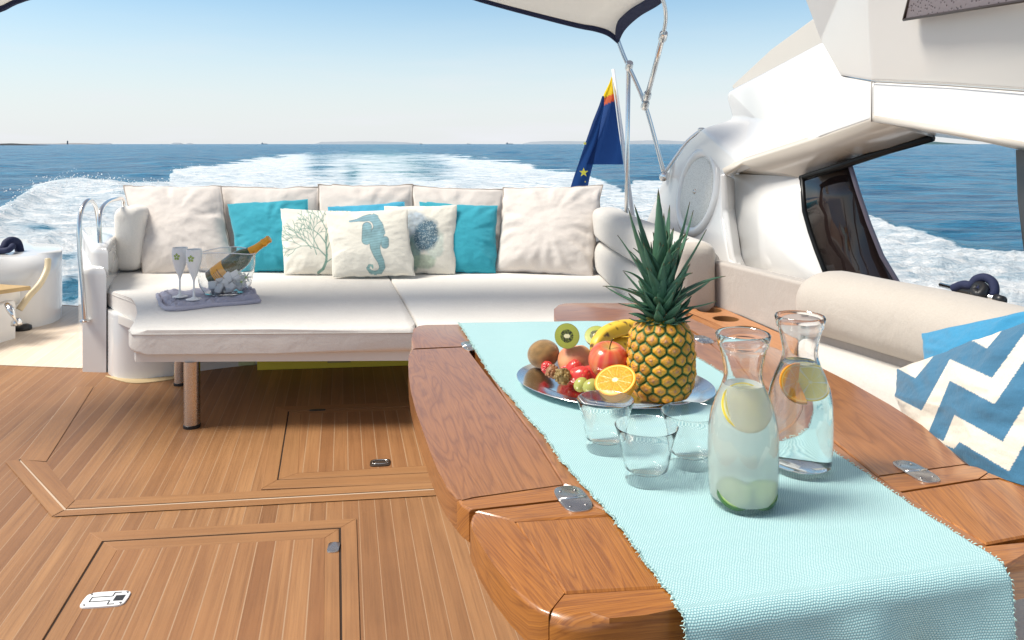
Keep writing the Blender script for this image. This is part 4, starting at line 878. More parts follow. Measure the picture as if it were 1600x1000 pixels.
for i in range(len(rb) - 1):
    for k in range(4): Fc.append((i * 4 + k, i * 4 + (k + 1) % 4, (i + 1) * 4 + (k + 1) % 4, (i + 1) * 4 + k))
mesh('side_edging', V, Fc, M['navy'], can, smooth=False)
frm = thing('folding_poles', 'stainless steel folding poles holding up the canopy corner', 'poles', P(1038, 272, 4.18))
A_ = [P(962, 52, 4.2), P(975, 88, 4.2), P(1008, 164, 4.2), P(1038, 273, 4.18)]
mesh('main_tube', *tube(smoothpath(A_, 8), .0115, 12), M['steel'], frm)
mesh('strut_tube', *tube(smoothpath([P(1020, -40, 3.3), P(1033, -8, 3.5), P(1039, 12, 3.62), P(1040, 32, 3.7), P(1036, 56, 3.78)], 8), .010, 12), M['steel'], frm)
mesh('strut_tube', *tube([P(1036, 56, 3.78), P(1022, 110, 3.98), P(1008, 163, 4.17)], .0135, 12), M['steel'], frm)
for x, y, d in ((1036, 57, 3.78), (1008, 164, 4.17), (1011, 150, 4.13), (983, 103, 4.2)):
    c = P(x, y, d); mesh('clamp', *xf(lathe([(0, -.026), (.018, -.026), (.021, -.018), (.021, .018), (.018, .026), (0, .026)], 16), c, align(P(1008, 164, 4.17) - P(1036, 57, 3.78))), M['steel'], frm, auto=40)
mesh('post', *tube([P(982, 106, 4.22), P(979, 330, 4.6), P(978, 470, 4.7)], .0125, 12), M['steel'], frm)
mesh('foot', *xf(lathe([(0, 0), (.03, 0), (.03, .01), (.016, .03), (0, .035)], 18), P(1039, 277, 4.17), align((-1, -1, 1.4))), M['steel'], frm, auto=40)
rail('long low steel hand rail following the outer edge of the arch', [P(1036, 274, 4.22), P(1052, 250, 4.2), P(1074, 221, 4.16), P(1096, 203, 4.1)], .009)
fl = thing('flag', 'blue ensign flag with yellow and red corner on a white staff', 'flag', P(985, 300, 5.6))
mesh('staff', *tube([P(989, 340, 5.6), P(958, 108, 5.6)], [.016, .012], 12), simple('white_staff', (.85, .85, .86), .3), fl)
def flagpanel(name, prof, d0, amp, starcol=None, yr=True, tone=1.0, seed=0):
    ys = [p[0] for p in prof]; n = 70; mcol = 24; V, Fc, col = [], [], []
    for j in range(n):
        y = ys[0] + (ys[-1] - ys[0]) * j / (n - 1); xl = np.interp(y, ys, [p[1] for p in prof]); xr = np.interp(y, ys, [p[2] for p in prof])
        for i in range(mcol):
            s = i / (mcol - 1); x = xl * (1 - s) + xr * s; dd = d0 + amp * math.sin(s * 5 + j * .05 + seed) * min(1, (xr - xl) / 20)
            V.append(P(x, y, dd)); yy = y + 13 * (x - 936) / 24 - 10 if yr else 999
            c = (.025, .085, .28) if y - (x - 937) * -.42 > 167 or not yr else ((.80, .16, .06) if y - (x - 937) * -.42 > 155.5 else (.95, .68, .03))
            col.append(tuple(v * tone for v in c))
    for j in range(n - 1):
        for i in range(mcol - 1): a = j * mcol + i; Fc.append((a, a + 1, a + mcol + 1, a + mcol))
    return mesh(name, V, Fc, FM, fl, col=col)
t = NT('flag_cloth'); a = t.new('ShaderNodeVertexColor', layer_name='col'); t.set(Base_Color=a.outputs[0], Roughness=.8)
tr = t.new('ShaderNodeBsdfTranslucent'); t.l(a.outputs[0], tr.inputs[0]); ms = t.new('ShaderNodeMixShader'); ms.inputs[0].default_value = .6
t.l(t.b.outputs[0], ms.inputs[1]); t.l(tr.outputs[0], ms.inputs[2]); t.l(ms.outputs[0], t.n['Material Output'].inputs[0]); FM = t.m
flagpanel('main_panel', [(120, 955.5, 956.5), (130, 952, 957), (146, 944, 959), (165, 937, 961.5), (200, 925, 966), (225, 918, 969.5), (240, 914, 971.5), (252, 912, 973.5), (257, 911, 974)], 5.6, .06)
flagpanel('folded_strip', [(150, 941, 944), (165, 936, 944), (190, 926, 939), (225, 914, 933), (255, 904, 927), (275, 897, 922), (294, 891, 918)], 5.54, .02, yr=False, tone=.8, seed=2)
def star(cx, cy, r, d):
    pts = []
    for k in range(10):
        a = math.pi / 2 + k * math.pi / 5; q = r if k % 2 == 0 else r * .4; pts.append(P(cx + q * math.cos(a), cy - q * math.sin(a), d))
    V = pts + [p + Vector((0, .004, 0)) for p in pts]; f = [tuple(range(10))[::-1], tuple(range(10, 20))] + [(k, (k + 1) % 10, (k + 1) % 10 + 10, k + 10) for k in range(10)]
    mesh('star', V, f, simple('yellow_star', (.95, .80, .08), .6), fl, smooth=False)
star(912, 269.5, 7.5, 5.50); star(914, 224, 3.2, 5.50); star(914.5, 284, 1.3, 5.50)
# ================================================================ TABLE
ZT = .70
tb = thing('table', 'varnished folding teak table with steel hinges and a blue runner', 'table', G(1000, 700, .7))
tb['label'] = 'varnished folding teak table with steel hinges, under the aqua runner'
def board(name, pts, outer, ang, mat=None, off=None, rnd=.012, z0=ZT - .045, z1=ZT):
    p = [tuple(q) for q in xy(pts, ZT)]; k = random.random() * 9 if off is None else off
    return mesh(name, *prism(p, z0, z1, rnd, 4, .0022, outer=set(outer)), mat or M['wood'], tb, smooth=True, auto=28, uv=uvdir(ang, (k, k * 1.7)))
def tang(a, b): p = G(*a, ZT).xy; q = G(*b, ZT).xy; return math.atan2((q - p).y, (q - p).x)
TA = tang((879, 756), (730, 543)); TL_ = tang((742, 775), (879, 756))
board('leaf', [(642, 544.5), (643, 530), (646, 514), (651, 508), (664, 506.2), (716, 505.5), (737, 540.5)], [0, 1, 2, 3, 4], TA + .05, M['wood2'])
board('leaf', [(737, 542), (641, 546.5), (638.5, 556), (638, 572), (639, 590), (642, 612), (650, 643), (660, 671), (671, 703), (684, 735), (697, 758), (712, 777), (722, 781), (740, 776.5), (879, 757), (838, 690), (790, 625), (733, 550)], [1, 2, 3, 4, 5, 6, 7, 8, 9, 10], TA, M['wood2'], rnd=.014)
board('cross_rail', [(714, 779.5), (722, 788), (733, 796), (742, 795.5), (893, 778.5), (900, 777.5), (889, 760), (879, 758.5), (741, 778.5), (723, 782.5)], [0, 1], TL_)
board('cross_rail', [(749, 800), (742, 797.5), (894, 780.5), (902, 779.5), (960, 803), (955, 804.5), (803, 813)], [], TL_)
board('centre_board', [(805, 815), (955, 806), (1050, 915.5), (883, 925.5)], [], TA - .04)
board('curved_border', [(747, 798), (738, 803), (734.5, 815), (738, 826), (748, 847), (770, 881), (798, 915), (826, 942), (845, 953), (857, 957.5), (882, 926.5), (803.5, 814.5), (749, 801)], [0, 1, 2, 3, 4, 5, 6, 7, 8], tang((826, 942), (748, 847)), rnd=.016)
board('front_border', [(858.5, 958.5), (878, 965), (900, 968.5), (926, 969), (952, 966), (1008, 961), (1062, 950), (1330, 917), (1567, 884), (1605, 875), (1612, 845), (1541, 852), (1300, 880), (1050, 917), (883.5, 927.5)], [0, 1, 2, 3, 4, 5, 6, 7, 8], tang((896, 968), (1605, 875)), rnd=.014)
board('centre_board', [(717.5, 505.5), (738, 541), (790, 622), (839, 688), (880.5, 756), (890, 759), (902, 778), (962, 802.5), (957, 805.5), (1051, 915), (1300, 878), (1541, 850.5), (1371, 744.5), (1105, 533), (1060, 505)], [], TA, M['wood2'])
board('leaf', [(1106, 533), (1372, 743), (1518, 723.5), (1440, 664), (1390, 632), (1330, 598), (1270, 568), (1216, 543), (1195, 537)], [2, 3, 4, 5, 6, 7], TA - .25, M['wood2'])
board('cross_rail', [(1373, 745), (1405, 768), (1528, 748), (1543, 738), (1537, 730), (1530, 727), (1519, 725)], [4, 5], TL_ - .1)
board('centre_board', [(1406.5, 769.5), (1541, 849), (1608, 836), (1720, 800), (1560, 748), (1530, 749.5)], [], TA - .35)
board('curved_border', [(1531, 748.5), (1561, 746.5), (1720, 798), (1760, 800), (1700, 790), (1640, 768), (1580, 757), (1557, 742), (1545, 739)], [3, 4, 5, 6], tang((1545, 740), (1640, 790)))
board('centre_board', [(1610, 837.5), (1614, 843), (1607, 873), (1760, 845), (1765, 803), (1722, 801.5)], [2, 3], TL_)
board('far_leaf', [(868, 505.5), (865.5, 495), (865.5, 483), (870, 475.5), (880, 473), (895, 472.4), (1042, 472.4), (1074, 495), (1120, 519), (1192, 537), (1106, 531.5), (1062, 503.5)], [0, 1, 2, 3, 4, 5, 6, 7, 8], TL_ - .05, M['wood2'])
# rear edge apron and pedestal
mesh('apron', *prism([tuple(q) for q in xy([(760, 560), (905, 770), (1370, 735), (1100, 540)], ZT)], ZT - .075, ZT - .046), M['wood'], tb, smooth=False, uv=uvdir(TA))
pc_ = G(1040, 640, ZT); pc_.z = 0
mesh('pedestal', *xf(lathe([(0, 0), (.16, 0), (.16, .012), (.05, .03), (.045, .06), (.045, ZT - .076), (0, ZT - .076)], 36), pc_), M['steelw'], tb, auto=40)
SCR = simple('screw_steel', (.35, .33, .32), .3, Metallic=1.0)
def hinge(cx, cy, L_, w_, mat, a0):
    c = G(cx, cy, ZT); pts = []
    for k in range(32):
        a = 2 * math.pi * k / 32; x = math.copysign(abs(math.cos(a)) ** .7, math.cos(a)) * L_ / 2; y = math.copysign(abs(math.sin(a)) ** .62, math.sin(a)) * w_ / 2
        pts.append((c.x + x * math.cos(a0) - y * math.sin(a0), c.y + x * math.sin(a0) + y * math.cos(a0)))
    h = mesh('hinge', *prism(pts, ZT - .0005, ZT + .0022, .0006, 2), mat, tb, auto=30)
    cs, sn = math.cos(a0), math.sin(a0)
    scs = [xf(lathe([(0, .0026), (.0020, .0025), (.0024, .0021)], 10), (c.x + x * cs - y * sn, c.y + x * sn + y * cs, ZT + .0002)) for x, y in ((-.3 * L_, -.25 * w_), (-.3 * L_, .25 * w_), (.3 * L_, -.25 * w_), (.3 * L_, .25 * w_))]
    for sc_ in scs: mesh('screw', *sc_, SCR, h, auto=40)
    a = Vector((c.x + .47 * w_ * -sn, c.y + .47 * w_ * cs, ZT + .0022)); b = Vector((c.x - .47 * w_ * -sn, c.y - .47 * w_ * cs, ZT + .0022))
    mesh('knuckle', *tube([a, b], .0018, 8), M['steel'], h)
hinge(895, 780, .078, .044, M['steelw'], TA); hinge(1431, 737.5, .078, .040, M['steelw'], TA - .05)
hinge(735, 541, .082, .042, M['steelw'], TA); hinge(1098, 531, .078, .042, M['steelw'], TA - .1)

# ================================================================ RUNNER
def runner():
    zt = ZT + .003
    Lx = [(717, 505), (735, 533), (752, 562), (770, 590), (790, 612), (812, 637), (826, 655), (850, 680), (868, 707), (890, 735), (920, 768), (945, 795), (975, 832), (1000, 868), (1024, 900), (1048, 930), (1058, 948)]
    Rx = [(1000, 501), (1030, 520), (1060, 540), (1090, 560), (1130, 584), (1190, 625), (1240, 662), (1290, 699), (1325, 722), (1360, 745), (1395, 768), (1430, 792), (1460, 812), (1490, 831), (1515, 848), (1537, 860), (1556, 874)]
    def res(pts, n):
        p = [G(x, y, zt) for x, y in pts]; p = smoothpath(p, 6); d = [0]
        for a, b in zip(p, p[1:]): d.append(d[-1] + (b - a).length)
        return [Vector((np.interp(s, d, [q.x for q in p]), np.interp(s, d, [q.y for q in p]), zt)) for s in np.linspace(0, d[-1], n)], d[-1]
    ntop, ndrop, nx = 220, 70, 180
    Lp, LL = res(Lx, ntop); Rp, RL = res(Rx, ntop); V, UV = [], []
    for j in range(ntop):
        for i in range(nx):
            s = i / (nx - 1); p = Lp[j].lerp(Rp[j], s); t = j / ntop
            wl_ = .0012 * math.sin(j * .9) + .0012 * random.uniform(-1, 1)
            if i == 0: p.x -= wl_
            if i == nx - 1: p.x += wl_
            rp = max(0, t - .86) / .14
            p.z += .0007 * math.sin(t * 30 + s * 4) * (.4 + s) + .0004 * math.sin(s * 21 + t * 9) + .0008
            V.append(p); UV.append((s * .56, t * LL))
    fa, fb = Lp[-1], Rp[-1]; out = Vector(((fb - fa).y, -(fb - fa).x, 0)).normalized(); out = out if out.y < 0 else -out
    for j in range(ndrop):
        q = (j + 1) / ndrop * .34
        for i in range(nx):
            s = i / (nx - 1); b = fa.lerp(fb, s); r = .022
            a = min(q / r, math.pi / 2); dz = -r * (1 - math.cos(a)); ds = r * math.sin(a)
            if q > r * math.pi / 2:
                e = q - r * math.pi / 2; dz -= e * .98; k = min(1, e / .08)
                ds += k * (.014 * math.sin(s * 13 + 1.0 + q * 9) + .008 * math.sin(s * 25 + 2 - q * 20) + .012 * mnoise.noise(Vector((s * 6 + q * 8, q * 9, 2)))) + .04 * e * math.sin(s * 3)
                b = b + (fa - fb).normalized() * (s - .3) * e * .16
            if i in (0, nx - 1): b = b + (fb - fa).normalized() * .0016 * random.uniform(-1, 1)
            V.append(b + out * ds + Vector((0, 0, dz + .0008 + .0007 * math.sin(30 + s * 4) * (.4 + s) + .0004 * math.sin(s * 21 + 9)))); UV.append((s * .56, LL + q))
    n = ntop + ndrop; Fc = [(j * nx + i, j * nx + i + 1, (j + 1) * nx + i + 1, (j + 1) * nx + i) for j in range(n - 1) for i in range(nx - 1)]
    t = NT('aqua_woven_cotton'); uv = t.new('ShaderNodeTexCoord').outputs['UV']; sp_ = t.new('ShaderNodeSeparateXYZ'); t.l(uv, sp_.inputs[0])
    wob = t.math('MULTIPLY', t.noise(uv, 45, 4), .0040)
    u = t.math('ADD', sp_.outputs[0], wob); v = t.math('ADD', sp_.outputs[1], wob)
    row = t.math('FLOOR', t.math('DIVIDE', v, .0028)); sh = t.math('MULTIPLY', t.math('MODULO', row, 2.0), .5)
    cu_ = t.math('FRACT', t.math('ADD', t.math('DIVIDE', u, .0047), sh)); cv_ = t.math('FRACT', t.math('DIVIDE', v, .0028))
    hu = t.math('SINE', t.math('MULTIPLY', cu_, math.pi)); hv = t.math('SINE', t.math('MULTIPLY', cv_, math.pi)); h = t.math('POWER', t.math('MULTIPLY', hu, hv), .6)
    rn = t.new('ShaderNodeTexWhiteNoise', noise_dimensions='1D'); t.l(row, rn.inputs['W'])
    base = t.mix(t.noise(t.coords('Object'), 5, 3), (.47, .71, .68), (.57, .79, .745)); base = t.mix(t.math('MULTIPLY', rn.outputs[0], .3), base, (.64, .84, .81))
    c = t.mix(h, (.16, .38, .43), base); c = t.mix(t.math('MULTIPLY', t.ramp(h, [(.55, 0.), (.95, 1.)]), .4), c, (.70, .88, .86))
    mat = t.set(Base_Color=c, Roughness=.9, Sheen_Weight=.2, Normal=t.bump(h, .5, .0014), Specular_IOR_Level=.2)
    ru = thing('table_runner', 'aqua woven cotton table runner with frayed edges hanging over the table front', 'table runner', G(1100, 700, .7))
    o = mesh('cloth', V, Fc, mat, ru, uv=UV); s = o.modifiers.new('t', 'SOLIDIFY'); s.thickness = .002; s.offset = 1
    # frayed yarn ends along both long edges
    FV, FF = [], []
    for side, i0, i1 in ((0, 0, 2), (1, nx - 1, nx - 3)):
        for j in range(0, n - 1):
            for rep in range(2 if side == 0 else 1):
                p = V[j * nx + i0].lerp(V[(j + 1) * nx + i0], random.random()); d = (V[j * nx + i0] - V[j * nx + i1]).normalized(); al = (V[min(j + 1, n - 1) * nx + i0] - V[max(j - 1, 0) * nx + i0]).normalized()
                L_ = random.uniform(.0018, .0045) * (1.6 if random.random() < .06 else 1) * (1 if side == 0 else .55); e = p + d * L_ + al * random.uniform(-.004, .004) + Vector((0, 0, random.uniform(0, .0015)))
                v, f = tube([p - d * .001 + Vector((0, 0, .0012)), p.lerp(e, .6) + Vector((0, 0, .0015)), e + Vector((0, 0, .0004))], [.0006, .0006, .0003], 5); b = len(FV); FV += v; FF += [tuple(k + b for k in q) for q in f]
    o = mesh('frayed_edge', FV, FF, simple('pale_yarn', (.52, .74, .68), .9, .2, 40), ru)
runner()

# ================================================================ GLASSWARE
ZR = ZT + .0024
GL = clearmat('clear_glass', (1, 1, 1), 1.08); GC = clearmat('carafe_glass', (1, 1, 1), 1.16)
def tumbler(x, y, label):
    c = G(x, y, ZR); t = thing('tumbler', label, 'glass', c, 'empty tumblers on the runner')
    o = [(0, 0), (.020, 0), (.028, .0008), (.0312, .003), (.0322, .010), (.0335, .028), (.0372, .050), (.0420, .068), (.0462, .0805), (.0466, .0822), (.0458, .0828)]
    i = [(.0446, .0818), (.0402, .068), (.0355, .050), (.0316, .030), (.0298, .020), (.024, .0165), (.0, .0160)]
    mesh('glass', *xf(lathe(o + i, 64), c), GL, t, auto=50)
    return t
T1 = tumbler(946, 703, 'empty clear tumbler nearest the fruit platter, left of the other two')
def dup(src, x, y, label, z=ZR):
    o = copy_tree(src); o.location = G(x, y, z); o['label'] = label; return o
dup(T1, 1010, 752, 'empty clear tumbler standing in front, closest to the runner edge hinge')
dup(T1, 1080, 726, 'empty clear tumbler just left of the cloudy lemon carafe')
CO = [(0, .002), (.030, 0), (.040, .002), (.0445, .009), (.046, .02), (.0475, .05), (.0478, .085), (.0468, .108), (.043, .128), (.0365, .147), (.0295, .163), (.0262, .174), (.0255, .183), (.0268, .193), (.0300, .208), (.0325, .218), (.0345, .2195), (.0362, .229), (.0372, .2345)]
th = .0030
CI = [(.0335, .2345), (.0322, .222), (.0295, .217), (.0268, .208), (.0238, .193), (.0224, .183), (.0232, .174), (.0265, .162), (.0335, .146), (.0402, .127), (.0436, .108), (.0446, .085), (.0443, .05), (.0428, .022), (.040, .012), (.03, .0095), (0, .009)]
def carafe(x, y, label):
    c = G(x, y, ZR); t = thing('carafe', label, 'carafe', c, 'carafes of flavoured water')
    mesh('glass', *xf(lathe(CO + [(.0355, .2365)] + CI, 72), c), GC, t, auto=60)
    return t, c
def liquid(c, level, mat, par):
    prof = [(0, .0088)] + [(r + .0003, z) for r, z in reversed(CI[:-1]) if z < level]
    rl = np.interp(level, [z for r, z in reversed(CI)], [r for r, z in reversed(CI)]); prof += [(rl + .0003, level), (rl - .003, level - .0012), (0, level - .0016)]
    return mesh('water', *xf(lathe(prof, 64), c), mat, par, auto=50)
cw, c = carafe(1161, 787, 'carafe of cloudy lemon and cucumber water in front')
t = NT('cloudy_lemonade'); cloud = t.set(Base_Color=(.98, 1.0, .90), Roughness=.10, IOR=1.2, Transmission_Weight=.58)
liquid(c, .166, cloud, cw)
cf, c2 = carafe(1250, 735, 'carafe of clear orange and lemon water standing behind')
liquid(c2, .166, glassmat('clear_water', (.95, .98, .97), 0, 1.33), cf)
def slice_(name, r, thick, cols, parent, loc, R_, half=False, seg=0):
    """citrus / cucumber wheel with coloured rings"""
    n = 60; rings = [0, .12, .3, .5, .7, .84, .9, .96, 1.0, 1.0, 1.0]; V, Fc, col = [], [], []
    for side in (1, -1):
        for q in rings[:9]:
            for k in range(n):
                a = (math.pi if half else 2 * math.pi) * k / (n - 1 if half else n); V.append((q * r * math.cos(a), q * r * math.sin(a), side * thick / 2)); col.append(cols(q, a))
    m = 9; wrap = n - 1 if half else n
    for sd in (0, 1):
        for i in range(m - 1):
            for k in range(wrap):
                a = sd * m * n + i * n + k; b = sd * m * n + i * n + (k + 1) % n; f = (a, b, b + n, a + n); Fc.append(f[::-1] if sd == 0 else f)
    for k in range(wrap):
        a = (m - 1) * n + k; b = (m - 1) * n + (k + 1) % n; Fc.append((a, b, b + m * n, a + m * n)[::-1])
    if half:
        for i in range(m - 1):
            for kk in (0, n - 1): a = i * n + kk; Fc.append((a, a + n, a + n + m * n, a + m * n))
    vv = [R_ @ Vector(p) + Vector(loc) for p in V]
    return mesh(name, vv, Fc, SL, parent, col=col, smooth=False)
SL = attrmat('fruit_slice', .35, .3, 300, .001, Subsurface_Weight=.0)
def citrus(rind, pith, flesh):
    def f(q, a):
        if q > .95: return rind
        if q > .85: return pith
        if q < .1: return pith
        w = abs(math.sin(a * 4.5)); return tuple(p * (1 - min(1, w * 5)) + fl_ * min(1, w * 5) for p, fl_ in zip(pith, flesh))
    return f
lem = citrus((.92, .72, .06), (.95, .92, .62), (.93, .80, .22)); cuc = lambda q, a: (.05, .17, .02) if q > .95 else ((.35, .55, .12) if q > .86 else (.60, .75, .30))
org = citrus((.92, .34, .01), (.95, .60, .15), (.95, .38, .01))
slice_('lemon_slice', .033, .004, lem, cw, c + Vector((-.002, -.019, .140)), rot('X', 58) @ rot('Y', 4)); slice_('lemon_slice', .030, .004, lem, cw, c + Vector((.008, -.002, .132)), rot('X', 70) @ rot('Y', 35))
slice_('cucumber_slice', .023, .006, cuc, cw, c + Vector((-.017, -.018, .024)), rot('X', 40)); slice_('cucumber_slice', .022, .006, cuc, cw, c + Vector((.020, -.014, .022)), rot('X', 36) @ rot('Y', -8)); slice_('cucumber_slice', .022, .005, cuc, cw, c + Vector((.0, .018, .015)), rot('X', -6))
slice_('orange_slice', .027, .005, org, cf, c2 + Vector((-.010, -.018, .141)), rot('X', 84) @ rot('Z', 82), True); slice_('orange_slice', .025, .005, org, cf, c2 + Vector((-.004, -.012, .130)), rot('X', 95) @ rot('Z', 100) @ rot('Y', 50), True)
slice_('lemon_slice', .026, .004, lem, cf, c2 + Vector((.012, .0, .134)), rot('X', 80) @ rot('Y', -25)); slice_('lemon_slice', .024, .004, lem, cf, c2 + Vector((.014, .008, .128)), rot('X', 60) @ rot('Y', -50), True)

# ================================================================ PLATTER AND FRUIT
pcx = Vector((.205, 1.560, 0)); pax = Vector((.90, -.43, 0)).normalized(); pay = Vector((-pax.y, pax.x, 0)); PA, PB = .203, .155
pt = thing('platter', 'oval silver platter holding the fruit and the pineapple', 'platter', (pcx.x, pcx.y, ZR))
prof = [(0, .0), (.55, .0), (.68, .0005), (.76, .004), (.86, .0085), (.97, .0125), (1.0, .0135), (1.005, .0125), (.99, .0108), (.86, .006), (.77, .0015), (.68, -.0015), (0, -.0018)]
V, Fc = lathe(prof, 96); V = [pcx + pax * (p[0] * PA) + pay * (p[1] * PB) + Vector((0, 0, ZT + .0068 + p[2])) for p in V]
mesh('dish', V, Fc, metal('polished_silver', (.86, .85, .83), .06, .04), pt, auto=40)
ZP = ZT + .0078
def blob(prof, n=40, m=28):
    pass
def fruitmesh(r, shape, colf, n=48, m=32):
    """lathed body: shape(t) -> (radius, height), t 0 (top) .. 1 (bottom); colf(t, a)"""
    V, Fc, col = [], [], []
    for i in range(m + 1):
        t = i / m; q, z = shape(t)
        for k in range(n):
            a = 2 * math.pi * k / n; V.append(Vector((q * r * math.cos(a), q * r * math.sin(a), z * r))); col.append(colf(t, a))
    for i in range(m):
        for k in range(n): Fc.append((i * n + k, (i + 1) * n + k, (i + 1) * n + (k + 1) % n, i * n + (k + 1) % n))
    return V, Fc, col
def apple_shape(t):
    a = math.pi * t; q = math.sin(a) ** .9 * (1.03 - .05 * t); z = math.cos(a) * .88
    if t < .18: z -= .26 * (1 - t / .18) ** 1.5
    if t > .85: z += .18 * ((t - .85) / .15) ** 1.5
    return max(q, .002), z
def nz(x, y, z, s): return mnoise.noise(Vector((x * s, y * s, z * s)))
AP = attrmat('apple_skin', .28, .05, 100, Coat_Weight=.3, Coat_Roughness=.1); KS = attrmat('kiwi_skin', .85, .6, 500, .002, Sheen_Weight=.4)
def place(V, loc, R_=None, sc=None): return xf((V, None), loc, R_, sc)[0]
def apple(label, px, py, d, r, colf, tilt, stem=True, name='apple', cat='apple', m=AP):
    c = P(px, py, d); t = thing(name, label, cat, c)
    V, Fc, col = fruitmesh(r, apple_shape, colf); Rm = rot('X', tilt[0]) @ rot('Y', tilt[1])
    mesh('body', place(V, c, Rm), Fc, m, t, col=col)
    if stem: mesh('stem', *xf(tube(smoothpath([(0, 0, r * .55), (0, 0, r * .8), (r * .05, 0, r * 1.05), (r * .1, .0, r * 1.18)], 3), [.0016, .0014, .0012, .0012, .0012, .0013, .0014, .0015, .0017, .002], 8), c, Rm), simple('stem_brown', (.12, .07, .02), .7), t)
    return t
def redap(t, a):
    s = .5 + .5 * mnoise.noise(Vector((math.cos(a) * 5, math.sin(a) * 5, t * 1.2))); g = max(0, 1 - t / .16)
    c = Vector((.62, .045, .03)).lerp(Vector((.74, .24, .08)), max(0, min(1, s * 1.5 - .45))); s2 = .5 + .5 * mnoise.noise(Vector((math.cos(a) * 16, math.sin(a) * 16, t * 2)))
    c = c.lerp(Vector((.75, .38, .16)), max(0, s2 - .62) * 1.6); return tuple(c.lerp(Vector((.62, .50, .12)), g * .8))
apple('shiny red apple between the banana and the orange half', 951, 563, 1.50, .0395, redap, (16, 3))
def peachc(t, a):
    s = .5 + .5 * mnoise.noise(Vector((math.cos(a) * 1.6, math.sin(a) * 1.6, t * 3))); s2 = mnoise.noise(Vector((math.cos(a) * 6, math.sin(a) * 6, t * 12)))
    return tuple(Vector((.80, .42, .20)).lerp(Vector((.62, .14, .08)), max(0, min(1, s * 1.4 - .3 + s2 * .3))))
apple('blushed nectarine under the upright kiwi half', 899, 563, 1.63, .0375, peachc, (-12, -8), False, 'nectarine', 'nectarine', attrmat('nectarine_skin', .45, .1, 200))
def kiwi(label, px, py, d, r, R_, cut=False):
    c = P(px, py, d); t = thing('kiwi', label, 'kiwi', c, 'kiwi fruit on the platter'); br = lambda tt, a: tuple(v * (1 + .5 * mnoise.noise(Vector((math.cos(a) * 3, math.sin(a) * 3, tt * 9)))) for v in (.27, .15, .045))
    if not cut:
        V, Fc, col = fruitmesh(r, lambda q: (max(.002, math.sin(math.pi * q)), math.cos(math.pi * q) * 1.18), br); mesh('skin', place(V, c, R_), Fc, KS, t, col=col); return t
    V, Fc, col = fruitmesh(r, lambda q: (max(.002, math.cos(math.pi / 2 * (1 - (1 - q))) if False else math.sin(math.pi / 2 * (1 - q))), -math.cos(math.pi / 2 * (1 - q)) * .95), br, m=20)
    s = mesh('skin', place(V, c, R_), Fc, KS, t, col=col)
    n = 80; rr_ = [i / 22 for i in range(23)]; V, Fc, col = [], [], []
    for q in rr_:
        for k in range(n):
            a = 2 * math.pi * k / n; V.append(Vector((q * r * math.cos(a), q * r * math.sin(a), .0004 + .0012 * (1 - q * q))))
            ray = .5 + .5 * math.cos(a * 26); seed_ = mnoise.noise(Vector((math.cos(a) * 11, math.sin(a) * 11, q * 7)))
            if q < .20 + .04 * math.cos(a * 2): cc = (.80, .76, .46)
            elif q < .52: cc = (.20, .24, .03) if seed_ < -.05 else (.02, .02, .008)
            else: cc = (.36 + .10 * ray * (1 - q), .40 + .08 * ray * (1 - q), .06)
            if q > .97: cc = (.22, .14, .04)
            col.append(cc)
    for i in range(22):
        for k in range(n): Fc.append((i * n + k, i * n + (k + 1) % n, (i + 1) * n + (k + 1) % n, (i + 1) * n + k)[::-1])
    mesh('flesh', place(V, c, R_), [f[::-1] for f in Fc], SL, t, col=col); return t
kiwi('whole brown kiwi at the left tip of the platter', 849, 553, 1.655, .0300, rot('Y', 70) @ rot('X', 20))
kiwi('upright kiwi half balanced on the nectarine', 886, 525, 1.60, .0260, align((-.22, -1, .18)), True)
kiwi('kiwi half lying face up left of the banana', 931, 524, 1.72, .0255, align((-.2, -.62, .75)), True)
# banana bunch
def bananapath(pts, r, mat, parent, name='banana'):
    p = smoothpath(pts, 9); m = len(p); rs = [r * (.30 + .70 * math.sin(math.pi * min(1, max(0, (i + 1.2) / (m + 1.4)))) ** .45) for i in range(m)]; n = 20
    V, Fc = tube(p, rs, n); V = [Vector(v) for v in V]
    for i in range(m):
        for k in range(n):
            a = 2 * math.pi * k / n; f = 1 + .07 * math.cos(5 * a); V[i * n + k] = p[i] + (V[i * n + k] - p[i]) * f
    col = []
    for i in range(m):
        for k in range(n):
            s = mnoise.noise(V[i * n + k] * 120); e = min(i, m - 1 - i) / m; c = Vector((.78, .50, .045)).lerp(Vector((.45, .42, .06)), max(0, .12 - e) * 5)
            if s > .38 or e < .03: c = Vector((.14, .07, .02))
            col.append(tuple(c))
    return mesh(name, V, Fc, BM, parent, col=col)
BM = attrmat('banana_skin', .4, .1, 60)
bn = thing('banana_bunch', 'bunch of yellow bananas lying behind the red apple', 'bananas', P(960, 535, 1.66))
bananapath([P(929, 553, 1.62), P(934, 536, 1.63), P(948, 522, 1.65), P(968, 514, 1.66), P(990, 512, 1.67), P(1015, 518, 1.68), P(1035, 530, 1.69)], .0175, BM, bn)
bananapath([P(952, 556, 1.68), P(962, 540, 1.69), P(978, 531, 1.70), P(998, 532, 1.71), P(1018, 540, 1.72)], .0155, attrmat('banana2', .45), bn)
bananapath([P(938, 560, 1.64), P(946, 548, 1.645), P(962, 540, 1.655), P(985, 538, 1.66), P(1010, 545, 1.67)], .0145, BM, bn)
